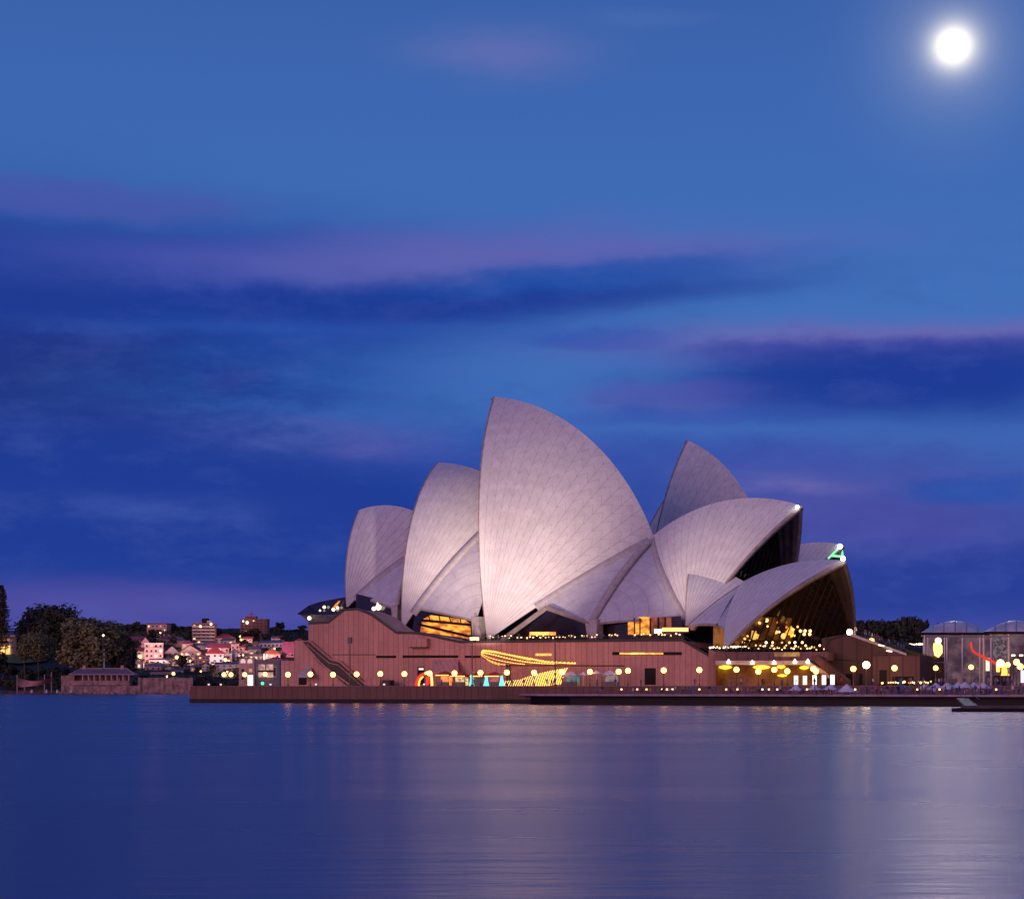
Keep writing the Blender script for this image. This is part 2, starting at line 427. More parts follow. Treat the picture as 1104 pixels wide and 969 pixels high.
# ------------------------------------------------------------------ water, quay, land
struct(MB().grid([[(x, y, 0) for x in (-9000, -3000, -900, -300, 0, 300, 900, 3000, 9000)] for y in (-400, 0, 100, 250, 500, 1200, 3000, 8000, 30000)]).build('harbour_water', WATER))

POD = Plane(P(552, 742, 447), 20.0)           # the long pink facade
TZ = 3.4                                       # promenade level
def onp(px, py, off=0.0): return POD.at(px, py, off)
def flat(p, z): return Vector((p.x, p.y, z))
Q0, Q1 = onp(205, 742, 24), onp(1300, 742, 24)
back = POD.w*-150
q = [flat(Q0, -3), flat(Q1, -3), flat(Q1+back*2, -3), flat(Q0+back, -3)]
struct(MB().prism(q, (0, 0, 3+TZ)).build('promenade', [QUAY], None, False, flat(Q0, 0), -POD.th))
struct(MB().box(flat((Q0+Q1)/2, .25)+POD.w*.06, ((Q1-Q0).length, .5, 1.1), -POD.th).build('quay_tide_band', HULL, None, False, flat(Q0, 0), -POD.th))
# low kerb coping along the quay edge
struct(MB().box(flat((Q0+Q1)/2, TZ+.05)+POD.w*-.3, ((Q1-Q0).length-.2, .9, .14), -POD.th).build('quay_coping', pmat('coping_stone', (.30, .17, .16), .8, .2, 0, .2, .5)))

# lower boardwalk along the right half, jutting towards the camera
BZ = 1.95
b0, b1 = P(578, 742, 390), P(1250, 742, 332)
bw = (b1-b0).normalized(); bn = Vector((bw.y, -bw.x, 0))
deck = [flat(b0, BZ-.32), flat(b1, BZ-.32), flat(Q1, BZ-.32)+POD.w*.1, flat(onp(560, 742, 24.1), BZ-.32)]
struct(MB().prism(deck, (0, 0, .32)).build('boardwalk', BOARD))
under = [flat(b0+bw*6-bn*2.2, -2), flat(b1-bn*2.2, -2), flat(Q1, -2)+POD.w*.2, flat(onp(572, 742, 24.2), -2)]
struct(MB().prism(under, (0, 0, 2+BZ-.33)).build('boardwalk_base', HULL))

# land to the right behind the forecourt, and the far shore hillside on the left
struct(MB().prism([flat(P(985, 742, 520), 0), flat(P(1700, 742, 520), 0), flat(P(1700, 742, 1000), 0), flat(P(740, 742, 1000), 0), flat(P(800, 742, 600), 0)], (0, 0, 3.6)).build('garden_ground', EARTH))
def rz_(x, y):
    e = max(0, 1-((y-830)/140)**2); return 3+24*e*max(0, min(1, (x-60)/50))*(.8+.2*math.sin(x*.03))
struct(MB().grid([[Vector((x, y, rz_(x, y))) for x in range(40, 620, 20)] for y in range(690, 980, 20)]).build('garden_hill', EARTH, None, True))
K, Y0 = .114, 1130.0
def hz(y): return 2+K*(y-Y0) if y < 1510 else 2+K*380-(y-1510)*.03
def gy(py): return 129.8/(K-(HY-py)/FPX)
def G(px, py):
    Y = gy(py); return P(px, py, Y)
struct(MB().grid([[Vector((x, y, hz(y)+(0 if y < 1160 else 1.2*math.sin(x*.05+y*.02)))) for x in range(-760, 220, 20)] for y in range(1126, 2100, 24)]).build('hillside', EARTH, None, True))

# ------------------------------------------------------------------ the concert hall with its shells
OH = thing('opera_house', 'white sail-shelled concert hall on a pink granite podium at the water\'s edge', 'opera house', flat(onp(552, 742), 0), -POD.th)
HALL = Plane(P(610, 742, 492), 40.0)          # axis of the near hall
FAR = Plane(P(690, 742, 555), 46.0)          # axis of the far hall
RST = Plane(P(803, 742, 446), 48.0)           # axis of the small restaurant shells in front

def slerp(C, p, q, t):
    u, v = p-C, q-C; ru, rv = u.length, v.length; u, v = u/ru, v/rv
    om = math.acos(max(-1, min(1, u.dot(v))))
    if om < 1e-5: return p.lerp(q, t)
    return C+(u*math.sin((1-t)*om)+v*math.sin(t*om))/math.sin(om)*(ru+(rv-ru)*t)
def sph(p1, p2, p3, R, w):
    a, b = p2-p1, p3-p1; n = a.cross(b); n2 = n.length_squared
    O = p1+(n.cross(a)*b.length_squared+b.cross(n)*a.length_squared)/(2*n2)
    r = (O-p1).length; h = math.sqrt(max(0, R*R-r*r)); n.normalize()
    c1, c2 = O+n*h, O-n*h
    key = lambda c: c.dot(w)+.6*c.z
    return c1 if key(c1) < key(c2) else c2
class Shell: pass
def shell(pl, A, R_, F, hw, R=75.0, nrib=14, thick=1.0, ribs=True, name='roof_shell', label=None):
    s = Shell(); s.pl = pl
    s.A = pl.at(*A); s.Rp = pl.at(*R_); s.F = pl.at(*F, hw)
    s.C = sph(s.A, s.Rp, s.F, R, pl.w)
    Cp = s.C-pl.w*pl.w.dot(s.C-pl.C0)
    s.ridge = lambda t: slerp(Cp, s.A, s.Rp, t)
    s.pt = lambda t, q: slerp(s.C, s.F, s.ridge(t), q)
    NU, NV = nrib*4, 26
    mb = MB()
    for side in (0, 1):
        f = (lambda p: p) if side == 0 else pl.mirror
        outer, inner, uvo = [], [], []
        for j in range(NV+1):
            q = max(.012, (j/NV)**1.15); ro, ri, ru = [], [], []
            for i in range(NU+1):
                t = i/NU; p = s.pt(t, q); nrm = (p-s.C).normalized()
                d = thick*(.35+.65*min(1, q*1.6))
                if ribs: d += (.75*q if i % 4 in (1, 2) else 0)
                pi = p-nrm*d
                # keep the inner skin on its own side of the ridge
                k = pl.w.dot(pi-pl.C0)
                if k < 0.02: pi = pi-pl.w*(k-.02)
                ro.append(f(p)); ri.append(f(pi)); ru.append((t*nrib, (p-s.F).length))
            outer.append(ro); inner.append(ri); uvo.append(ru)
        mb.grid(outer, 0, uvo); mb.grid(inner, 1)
        mb.grid([[r[0] for r in outer], [r[0] for r in inner]], 2)      # mouth rim
        mb.grid([[r[-1] for r in outer], [r[-1] for r in inner]], 2)    # rear rim
        mb.grid([outer[0], inner[0]], 2)
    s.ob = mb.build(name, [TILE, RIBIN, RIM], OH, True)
    s.ob.data.set_sharp_from_angle(angle=math.radians(35))
    if label: s.ob['label'] = label
    # concrete edge band along the mouth
    e = MB()
    for side in (0, 1):
        f = (lambda p: p) if side == 0 else pl.mirror
        pts = []
        for j in range(25):
            q = .01+.99*j/24; p = s.pt(0, q); nrm = (p-s.C).normalized()
            tang = (s.pt(.02, q)-p); tang = tang.normalized() if tang.length > 1e-6 else Vector((0, 0, 0))
            b = .25+.35*q
            pts.append([f(p-nrm*.05-tang*.02), f(p-nrm*.05-tang*b), f(p-nrm*(thick*(.4+.6*q)+.1)-tang*b), f(p-nrm*(thick*(.4+.6*q)+.1)-tang*.02)])
        e.grid([r+[r[0]] for r in pts])
    e.build('shell_edge', RIM, s.ob, True)
    return s

def pedestal(p_px, pl, off, w=1.4, h0=None):
    pass

A1 = shell(HALL, (387.8, 549.4), (482, 576.1), (374, 655.3), 13.4, 51.7, 10)
A2 = shell(HALL, (473.1, 498.5), (563.2, 538.8), (433.5, 679.1), 28, 53.9, 12)
A3 = shell(HALL, (533.7, 427.7), (705.4, 580.2), (525.5, 690), 24.7, 79.3, 16, label='tallest white tiled shell')
A4 = shell(HALL, (863, 544.8), (702, 579), (746, 681), 17, 65.3, 16)
B2 = shell(FAR, (722, 532), (775, 556), (676, 640), 18, 58, 8)
B3 = shell(FAR, (742, 475), (820, 567.7), (697, 667.8), 17.6, 57.6, 12)
B4 = shell(FAR, (907, 587), (828, 600), (835, 668), 10, 60, 12)
RS = shell(RST, (909.5, 604), (800.6, 627.1), (780, 700.5), 21, 64.8, 12, .9, label='low front shell of the restaurant')
RN = shell(RST, (745.2, 609.6), (803, 627.2), (740, 675), 11.9, 52, 10, .7)

def side_patch(M, curve, C, inset=.35, n=14, name='side_shell', pl=HALL):
    """lid of a side shell: fan from the foot M to a curve on a main shell, both halves of the hall"""
    mb = MB()
    for f in (lambda p: p, pl.mirror):
        rows, uvs = [], []
        for j in range(n+1):
            q = max(.02, j/n); r, u = [], []
            for i, c in enumerate(curve):
                p = slerp(C, M, c, q); p = p-(p-C).normalized()*inset
                r.append(f(p)); u.append((i*.8, (p-M).length))
            rows.append(r); uvs.append(u)
        mb.grid(rows, 0, uvs)
        mb.grid([[p-Vector((0, 0, .5)) for p in r] for r in rows], 1)
        mb.grid([[r[0] for r in rows], [r[0]-Vector((0, 0, .5)) for r in rows]], 2)
        mb.grid([[r[-1] for r in rows], [r[-1]-Vector((0, 0, .5)) for r in rows]], 2)
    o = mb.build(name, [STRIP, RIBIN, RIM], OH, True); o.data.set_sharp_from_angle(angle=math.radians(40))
    return o
def rear(s, q0, q1, n=13): return [s.pt(1, q0+(q1-q0)*i/(n-1)) for i in range(n)]
def mouth(s, q0, q1, n=13): return [s.pt(0, q0+(q1-q0)*i/(n-1)) for i in range(n)]

M12 = HALL.at(426, 655, 17.0); M23 = HALL.at(513, 668, 25); M34 = HALL.at(638, 671, 21.5); MR = RST.at(773, 672, 16.5)
side_patch(M12, rear(A1, .14, 1.0), A1.C)
side_patch(M23, rear(A2, .14, 1.0), A2.C)
side_patch(M34, rear(A3, .34, .985), A3.C)
side_patch(M34, rear(A4, .12, .985), A4.C)
side_patch(MR, rear(RN, .02, .99), RN.C, .2, 12, 'side_shell', RST)
side_patch(MR, rear(RS, .25, .99), RS.C, .2, 12, 'side_shell', RST)
# ribs between the two lids of the long side shell, and edge bands of the main shells there
def band(p0, curve_fn, C, w, name, pl=HALL, out=.12, mat=PED):
    for f in (lambda p: p, pl.mirror):
        rows = []
        for j in range(21):
            p, d = curve_fn(j/20); nrm = (p-C).normalized(); p = p+nrm*out
            rows.append([f(p-d*w/2-nrm*.3), f(p-d*w/2), f(p+d*w/2), f(p+d*w/2-nrm*.3)])
        MB().grid(rows).build(name, mat, OH, True)
def seam(M, top, C, pl):
    def fn(u):
        p = slerp(C, M, top, max(.02, u)); q = slerp(C, M, top, min(1, u+.02)); t = (q-slerp(C, M, top, max(0, u-.02))).normalized(); n = (p-C).normalized(); return p, t.cross(n).normalized()
    return fn
band(None, seam(M34, A4.pt(1, .95), (A3.C+A4.C)/2, HALL), (A3.C+A4.C)/2, 1.6, 'side_shell_rib', HALL, .5)
def edgefn(s, q0, q1):
    def fn(u):
        q = q0+(q1-q0)*u; p = s.pt(1, q); t = (s.pt(1, min(1, q+.02))-s.pt(1, q-.02)).normalized(); n = (p-s.C).normalized(); return p, t.cross(n).normalized()
    return fn
for s_, q0, q1 in ((A3, .3, .97), (A4, .06, .97), (A2, .1, .97), (A1, .1, .97)):
    band(None, edgefn(s_, q0, q1), s_.C, 2.0, 'shell_edge_band', HALL, .06, pmat('edge_band_tile', (.46, .42, .43), .5, .3, 0, .12, .8))
# pedestals on which the side shells come down
for M, pl, z1, w in ((M12, HALL, 4.5, 2.0), (M23, HALL, 4.2, 2.2), (M34, HALL, 3.6, 3.2)):
    for f in (lambda p: p, pl.mirror):
        mb = MB(); c = f(M); d = pl.a
        t = [c+d*w*.55+pl.w*.3, c-d*w*.55+pl.w*.3, c-d*w*.55-pl.w*2, c+d*w*.55-pl.w*2]
        b = [p+Vector((0, 0, -z1))+d*(.25*w if k in (1, 2) else -.1*w) for k, p in enumerate(t)]
        t = [p+Vector((0, 0, .7)) for p in t]
        mb.add(t+b, [(0, 1, 2, 3), (7, 6, 5, 4), (0, 4, 5, 1), (1, 5, 6, 2), (2, 6, 7, 3), (3, 7, 4, 0)])
        mb.build('pedestal', PED, OH)
# slender legs seen in the gaps beside the second and the tallest shell
for top, bot, off in (((436, 622), (427, 676), 17), ((515.5, 645), (515.5, 689), 25.5)):
    t, b = HALL.at(*top, off-4), HALL.at(*bot, off)
    for f in (lambda p: p, HALL.mirror):
        MB().tube([f(b), f(b.lerp(t, .5)+HALL.w*.8), f(t)], 1.1, 8, 0, .35).build('shell_leg', PED, OH, True)

# glass walls closing the mouths, with bronze mullions
def mouth_glass(s, back, n=18, lo=.04, hi=.96, mat=GLASS):
    pl = s.pl; sgn = 1 if (s.A-s.F).dot(pl.a) > 0 else -1
    g, mu = MB(), MB()
    W = []
    for j in range(n+1):
        q = lo+(hi-lo)*j/n
        tt = .10+.05*q
        p = s.pt(tt, q); p = p-(p-s.C).normalized()*1.9
        if pl.w.dot(p-pl.C0) < .1: p = p-pl.w*(pl.w.dot(p-pl.C0)-.1)
        W.append(p)
    rows = [[w.lerp(pl.mirror(w), i/10) for i in range(11)] for w in W]
    g.grid(rows, 0)
    go = g.build('glass_wall', mat, OH, True)
    # vertical mullions: constant position across, from bottom up to the shell
    hwid = pl.w.dot(W[0]-pl.C0); m = 18
    for i in range(1, m):
        x = hwid-2*hwid*i/m; pts = []
        for w in W:
            k = pl.w.dot(w-pl.C0)
            if abs(x) <= k: pts.append(w-pl.w*(k-x)+pl.a*sgn*.18)
        if len(pts) > 1: mu.tube(pts, .16, 4)
    mu.build('mullions', BRONZE, go)
    return go
mouth_glass(A4, 4); mouth_glass(B4, 4); mouth_glass(RS, 3)

# dark auditorium cores inside the shells so nothing shows through them
def core(pl, px0, px1, hw, z0, z1):
    a, b = pl.at(px0, 742), pl.at(px1, 742); c = (a+b)/2; L = (b-a).length
    MB().box(Vector((c.x, c.y, (z0+z1)/2)), (L, hw*2, z1-z0), -pl.th).build('auditorium_core', SLOT, OH)
core(HALL, 425, 770, 8, 12, 24); core(FAR, 715, 850, 6, 12, 22)

# ------------------------------------------------------------------ podium
def fac(poly, off, depth, name, mat, parent=OH):
    return MB().prism([onp(x, y, off) for x, y in poly], POD.w*-depth).build(name, mat, parent)
BOT = 741.0
top = [(303, 712), (317.3, 712), (317.3, 690.5), (332.5, 690.5), (332.5, 672.5), (354, 671.5), (371, 658), (385, 657), (400, 663), (427, 682.5), (447, 683), (462, 685), (476, 688.5), (495, 692.5), (735, 690.5), (772, 712)]
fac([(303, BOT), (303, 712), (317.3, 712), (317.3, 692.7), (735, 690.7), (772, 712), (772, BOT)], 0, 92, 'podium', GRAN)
fac([(317.3, 692.6), (317.3, 690.5), (332.5, 690.5), (332.5, 672.5), (354, 671.5), (371, 658), (385, 657), (400, 663), (427, 682.5), (447, 683), (462, 685), (476, 688.5), (495, 692.3)], .004, 13, 'raised_podium_wall', GRAN)
# dark copings along the top edge and thin string course
cp = MB()
for (x0, y0), (x1, y1) in zip(top[4:], top[5:]):
    p, q = onp(x0, y0, .12), onp(x1, y1, .12)
    cp.add([p+Vector((0, 0, .42)), q+Vector((0, 0, .42)), q-Vector((0, 0, .12)), p-Vector((0, 0, .12)),
            p+Vector((0, 0, .42))-POD.w*1.2, q+Vector((0, 0, .42))-POD.w*1.2, q-Vector((0, 0, .12))-POD.w*1.2, p-Vector((0, 0, .12))-POD.w*1.2],
           [(0, 1, 2, 3), (4, 7, 6, 5), (0, 4, 5, 1), (3, 2, 6, 7), (0, 3, 7, 4), (1, 5, 6, 2)])
cp.build('coping', DARK, OH)
def fbox(x0, y0, x1, y1, off, d, name, mat, parent=OH):
    """a box on the facade: from photo rectangle, front face at off, d deep"""
    return fac([(x0, y0), (x1, y0), (x1, y1), (x0, y1)], off, d, name, mat, parent)
fbox(358, 705.2, 405, 706, .06, .3, 'string_course', DARK)
for x0, x1, y0, y1 in ((405.5, 427, 706.5, 709.2), (434, 494, 706.2, 709), (501, 518, 706.5, 709), (660, 735, 702.6, 706)):
    fbox(x0, y0, x1, y1, .05, .4, 'slot_window', SLOT)
fbox(577, 704.3, 594.5, 706.6, .06, .4, 'lit_slot_window', AMBER2)
fbox(668, 703.2, 715, 705.4, .09, .3, 'lit_slot_window', AMBER2)
for x0, x1, y0, y1 in ((450, 457.5, 719, 738), (695, 707, 720, 738), (612, 621, 727, 738), (322, 330.5, 727, 738)):
    fbox(x0, y0, x1, y1, .05, .6, 'doorway', SLOT)
fbox(451.5, 720, 456.5, 722, .1, .1, 'lit_transom', emat('door_light', (.9, .85, .7), 1.0, False))
fbox(440.5, 688, 460, 697.2, 1.3, 1.5, 'projecting_box', GRAN)
fbox(441, 697.2, 459.8, 698.2, 1.25, 1.4, 'box_shadow_strip', DARK)  # shadow under the box, laid in as a dark strip
def hood(x0, x1, y0, y1, o0, o1, mat):
    a, b, c, d = onp(x0, y0, .05), onp(x1, y0, .05), onp(x1, y1, o1), onp(x0+o0, y1, o1)
    t = Vector((0, 0, -.25))
    MB().add([a, b, c, d, a+t, b+t, c+t, d+t], [(0, 1, 2, 3), (7, 6, 5, 4), (0, 4, 5, 1), (1, 5, 6, 2), (2, 6, 7, 3), (3, 7, 4, 0)]).build('door_hood', mat, OH)
hood(467, 494, 711, 725, -2, 3.2, GRAN)
hood(330, 336, 718.5, 729, -10, 2.6, PED)
# outside staircase down the left part of the facade: dark flight with two parapets
st = MB()
flt = [(326, 691.5), (333, 691.5), (356, 711), (366, 714), (395, 738.5), (381, 740.5), (372, 738), (353, 721), (345, 716)]
fac(flt, .55, .6, 'outer_staircase', DARK)
rl = MB()
for pts in ([(333, 690.5), (356.5, 710.5), (366.5, 713.2), (394.5, 738)], [(326, 692), (346, 714.5), (354, 721.5), (380, 740)]):
    rl.tube([onp(x, y, .75) for x, y in pts], .22, 6)
rl.tube([onp(x, y, .8) for x, y in [(331, 694.5), (355, 714.5), (365, 717), (390, 739)]], .12, 6)
rl.build('stair_parapet', GRAN, OH)
fbox(393, 730, 410, 738.6, 4.2, .35, 'low_parapet', GRAN)
fbox(412, 733, 420, 738.5, 4, 2.5, 'dark_plant_box', DARK)

# left foyer: dark bronze glass prow under the first shell
def hall_prow():
    f = [(320.5, 661.5), (333, 652.5), (345, 648.5), (372, 643.5)]
    roof0 = [HALL.at(x, y, o) for (x, y), o in zip(f, (9, 10, 10.5, 12.5))]
    mb = MB(); mir = HALL.mirror
    mb.grid([roof0, [mir(p) for p in roof0]])
    o = mb.build('prow_roof', DGLASS, OH)
    g = MB()
    mid = [HALL.at(322, 662.5, 9), HALL.at(345, 662, 10.5), HALL.at(372, 661, 12.4)]
    for f2 in (lambda p: p, mir):
        g.add([f2(p) for p in roof0+mid], [(0, 4, 5, 2, 1), (2, 5, 6, 3)])
    g.build('prow_glass', DGLASS, OH)
    s = MB()
    m2 = [p-HALL.w*.6 for p in mid]; l2 = [HALL.at(335, 671.5, 8), HALL.at(352, 671.5, 9.5), HALL.at(371, 671, 12)]
    s.grid([m2, l2]); s.grid([[mir(p) for p in m2], [mir(p) for p in l2]]); s.grid([[m2[0], l2[0]], [mir(m2[0]), mir(l2[0])]])
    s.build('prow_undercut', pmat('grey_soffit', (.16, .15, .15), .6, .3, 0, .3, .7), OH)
    for x, y, o, r in ((349.5, 654.3, 11.6, .38), (359.5, 656.8, 12.3, .45), (364, 655, 12.6, .35), (333.5, 666.2, 10.2, .5), (345, 658, 11.3, .25)):
        MB().ball(HALL.at(x, y, o), r, 8, 5).build('foyer_lamp', BULBW, OH, True)
    gl = MB(); gl.add([HALL.at(x, y, 12.8) for x, y in ((359, 654), (365, 647.5), (367, 647.5), (362, 655))], [(0, 1, 2, 3)]); gl.build('lit_stair_edge', AMBER, OH)
hall_prow()
# foyer glazing under the side shells
def foyer(poly, off, mat, name='foyer_glass', pl=HALL):
    return MB().prism([pl.at(x, y, off) for x, y in poly], pl.w*-.3).build(name, mat, OH)
foyer([(383, 664), (384, 640), (424, 650), (424, 684)], 14.5, DGLASS)
foyer([(443, 692), (448, 655), (513, 664), (513, 692)], 21.5, DGLASS)
foyer([(453, 681), (455, 668), (464, 663), (480, 665), (500, 668), (506, 672), (507, 689), (490, 686)], 21.9, AMBER, 'lit_foyer_window')
for x in (462, 473, 484, 495): MB().tube([HALL.at(x, 663, 22.2), HALL.at(x+2, 671, 22.2)], .14, 4).build('foyer_mullion', DARK, OH)
for a_, b_ in (((452, 673), (507, 686)), ((455, 668.5), (507, 673.5))): MB().tube([HALL.at(*a_, 22.2), HALL.at(*b_, 22.2)], .3, 4).build('foyer_rail', DARK, OH)
foyer([(545, 692), (590, 652), (638, 668), (638, 692)], 18.5, DGLASS)
foyer([(640, 692), (640, 670), (733, 664), (738, 690)], 18.5, DGLASS)
foyer([(677, 684), (677, 671), (684, 666.5), (690, 665), (700, 665), (700, 684)], 18.9, AMBER, 'lit_foyer_window')
for x0, x1 in ((702, 708), (711, 716), (718, 723)):
    foyer([(x0, 684), (x0, 665.5), (x1, 664.5), (x1, 684)], 18.9, litmat('dim_foyer', (.40, .09, .04), (.12, .03, .02), .8, .5), 'lit_foyer_window')
MB().prism([HALL.at(x, y, 19.2) for x, y in ((676, 686), (702, 686), (702, 687), (676, 687))], HALL.w*-.3).build('foyer_sill', DARK, OH)
for x in (684, 690, 701, 709.5, 717): MB().tube([HALL.at(x, 666, 19.3), HALL.at(x, 685, 19.3)], .16, 4).build('foyer_mullion', DARK, OH)
# lamps in the dark opening under the first side shell
for x, y, r in ((403, 656, .5), (408, 654.5, .7), (408, 650.5, .4)): MB().ball(HALL.at(x, y, 15.2), r, 8, 5).build('foyer_lamp', BULBW, OH, True)
# long eave beams of the opening beside the tallest shell
mb = MB()
mb.tube([HALL.at(541, 690, 24.2), HALL.at(589, 655, 22)], .55, 4); mb.tube([HALL.at(589, 655, 22), HALL.at(637, 672, 21.5)], .5, 4)
mb.build('eave_beam', RIM, OH)
# balustrade along the terrace with its people-height lights
mb = MB()
for x in range(505, 738, 4): mb.tube([onp(x, 691.5, -.4), onp(x, 686.6, -.4)], .05, 4)
mb.tube([onp(503, 686.4, -.4), onp(737, 685, -.4)], .07, 4)
mb.tube([onp(503, 689, -.4), onp(737, 687.6, -.4)], .04, 4)
mb.tube([onp(737, 685, -.4), onp(771, 706, -.4)], .07, 4)
mb.build('terrace_railing', STEEL, OH)
# shell tip lamps, plus a glowing ball for the green light there
for (pl, x, y, r, m) in ((HALL, 859.5, 546.5, .38, TIPW), (HALL, 852, 555, .35, TIPG), (FAR, 905.5, 589, .6, TIPW), (RST, 909, 602, .5, TIPW)):
    MB().ball(pl.at(x, y, 1.6), r, 10, 6).build('tip_lamp', m, OH, True)
mb = MB()
mb.tube([FAR.at(905, 590, 1.4), FAR.at(893, 602, 4)], .28, 5); mb.tube([FAR.at(907, 590, -.5), FAR.at(909, 602, -2)], .28, 5); mb.tube([FAR.at(897, 599, 2), FAR.at(908, 600, -1)], .3, 5)
mb.build('green_tip_glow', TIPG, OH)  # green light on the far shell tip, shaped as glowing tubes

# ------------------------------------------------------------------ restaurant terrace, steps and the right-hand forecourt
RO = 11.0                                     # how far the restaurant terrace stands in front of the facade
fac([(771.5, 702.5), (893, 702.5), (893, 712), (771.5, 712)], RO, 60, 'restaurant_terrace', granite_mat('terrace_granite', .55, 2.2))
fac([(771.5, 712), (871, 712), (905, 733), (899, 734), (868, 716.5), (771.5, 716.5)], RO+3.5, 10, 'terrace_canopy', PED)
fac([(771.5, 716.5), (868, 716.5), (905, 739), (905, 741), (771.5, 741)], RO-6, 6, 'terrace_recess_wall', pmat('amber_lit_recess_wall', (.34, .19, .09), .8, .2, 0, .3, .5))  # amber lamplight is put into the recess wall's base colour
fac([(764, 700), (771.5, 702.5), (771.5, 741), (764, 741)], RO-2, 30, 'corner_pier', granite_mat('pier_granite', .7))
for x, y, rx, rzz in ((782, 719, 1.4, .5), (821, 719, 1.8, .5), (842, 718.5, .9, .42), (867, 719.5, 1.0, .42), (843.5, 728, 1.05, .3)):  # pools of yellow light in the recess, modelled as glowing flattened bodies
    c = onp(x, y, RO-5.2)
    o = MB().lathe([(.05, -rzz), (.8*rx, -.5*rzz), (rx, 0), (.8*rx, .5*rzz), (.05, rzz)], c, 16).build('recess_light_pool', POOLY, OH, True)
for x, y in ((785.5, 713.5), (811, 714.5), (834.5, 714.5), (857, 713.2), (871, 713)):
    c = onp(x, y+1.5, RO+3.8)
    MB().lathe([(.42, 0), (.34, .35), (.06, .85)], c, 10).build('canopy_lamp', BULBW, OH, True)
mb = MB()
for x in range(774, 893, 5): mb.tube([onp(x, 703, RO-.2), onp(x, 697.6, RO-.2)], .05, 4)
mb.tube([onp(771, 697.6, RO-.2), onp(893, 697.6, RO-.2)], .07, 4)
mb.build('terrace_railing', STEEL, OH)
fbox(835, 703, 862, 707.5, RO+.08, .2, 'lit_terrace_screen', litmat('screen_glow', (.6, .32, .05), (.2, .08, .02), .8, .6))
# the inside of the restaurant: floor, glowing back wall and a lamp
ra = RST.at(850, 697, 0)
c0 = RST.at(815, 697, 0); 
MB().box(Vector((c0.x+8, c0.y-4, ra.z-.6)), (34, 34, .8), -RST.th).build('restaurant_floor', DARK, OH)
wallc = RST.at(812, 680, 0)
MB().box(Vector((wallc.x, wallc.y, ra.z+3)), (1.0, 24, 7), -RST.th).build('restaurant_back_wall', litmat('dim_amber_room', (.30, .10, .02), (.04, .012, .006), .9, .3), OH)
pl_ = bpy.data.lights.new('restaurant_lamp_light', 'POINT'); plo = bpy.data.objects.new('restaurant_lamp_light', pl_); COL.objects.link(plo)
pl_.energy = 400; pl_.color = (1, .55, .2); pl_.shadow_soft_size = 1.0; plo.location = RST.at(850, 682, 2)
random.seed(5)
bulbmeshes = {}
def bulb(loc, r, m, parent=None, name='lamp'):
    key = (round(r, 2), m.name)
    if key not in bulbmeshes:
        me = bpy.data.meshes.new(name); b = bmesh.new(); bmesh.ops.create_icosphere(b, subdivisions=2, radius=r); b.to_mesh(me); b.free(); me.materials.append(m); bulbmeshes[key] = me
    o = bpy.data.objects.new(name, bulbmeshes[key]); COL.objects.link(o)
    if parent is not None: o.parent = parent; o.location = FR[parent.name].inverted() @ loc
    else: o.location = loc
    return o
for x, y, r, m in ((826.5, 668.5, .5, BULB), (819, 671.5, .4, BULB), (827.5, 675, .25, BULB), (836.5, 681.2, .55, BULB), (840, 681, .35, BULBW), (863, 680, .4, BULB), (868, 680, .4, BULB), (873.5, 680, .4, BULB), (867, 683.5, .4, BULB), (873, 683.5, .4, BULB),
                   (845, 685.5, .8, BULB), (855, 678.5, .35, BULB), (806, 685.5, .3, BULB), (803, 688.5, .35, BULB), (801.5, 692, .4, BULB), (808.5, 690.8, .35, BULB), (826, 692.5, .35, BULBW), (833, 692.4, .3, BULB), (843, 692.4, .3, BULB), (851, 692.5, .3, BULB), (857, 692.4, .35, BULBW), (865, 692.4, .35, BULB), (896.5, 690.5, .5, BULBW), (904, 698, .45, BULB), (878, 698, .35, BULB), (815, 684, .35, BULB), (848, 676, .3, LEDO), (838.5, 671, .3, LEDO), (860, 675.5, .3, LEDO)):
    bulb(RST.at(x, y, 12 if x < 835 else 3), r*.78, m, OH, 'restaurant_lamp')
for pts, m in (([(812, 689), (813, 680)], LEDW), ([(816, 688), (817, 684)], LEDY), ([(849, 683), (852, 677), (855, 686)], LEDY)):
    MB().tube([RST.at(x, y, 10 if x < 835 else 2) for x, y in pts], .55, 6).build('lit_drapery', m, OH)
MB().prism([RST.at(x, y, -12) for x, y in ((861, 679), (866, 677.5), (887, 689), (884, 691))], RST.w*.8).build('ramp_parapet', PED, OH)
lb = MB(); lb.tube([RST.at(801, 691.3, 14), RST.at(897, 690.5, -8)], .14, 5); lb.build('glass_transom', BRONZE, OH)

fac([(856, 672), (921, 672), (921, 706), (856, 706)], -28, .6, 'foyer_end_wall', DARK)
# string of lights along the terraces
def string_lights(label, p0, p1, n, r, m, sag=.25, seed=0, miss=.12, zj=.25):
    random.seed(seed)
    t = thing('string_lights', label, 'string lights', p0, 0, 'strings of lights along the terraces')
    MB().tube([p0.lerp(p1, i/24)-Vector((0, 0, sag*math.sin(math.pi*((i*n/24/6) % 1)))) for i in range(25)], .03, 4).build('cable', STEEL, t)
    for i in range(n):
        if random.random() < miss: continue
        p = p0.lerp(p1, (i+.5*random.random())/n)+Vector((0, 0, random.uniform(-zj, zj)-.1))
        bulb(p, r*random.choice((.8, 1, 1.25)), m, t, 'bulb')
string_lights('warm string of lights on the terrace above the orange leaf sculpture', onp(524, 686, -1.5), onp(640, 685.8, -1.5), 34, .15, BULB, seed=1, miss=.3)
string_lights('warm string of lights on the terrace below the amber foyer windows', onp(640, 684.5, -1.5), onp(735, 683.5, -1.5), 30, .15, BULB, seed=2, miss=.3)
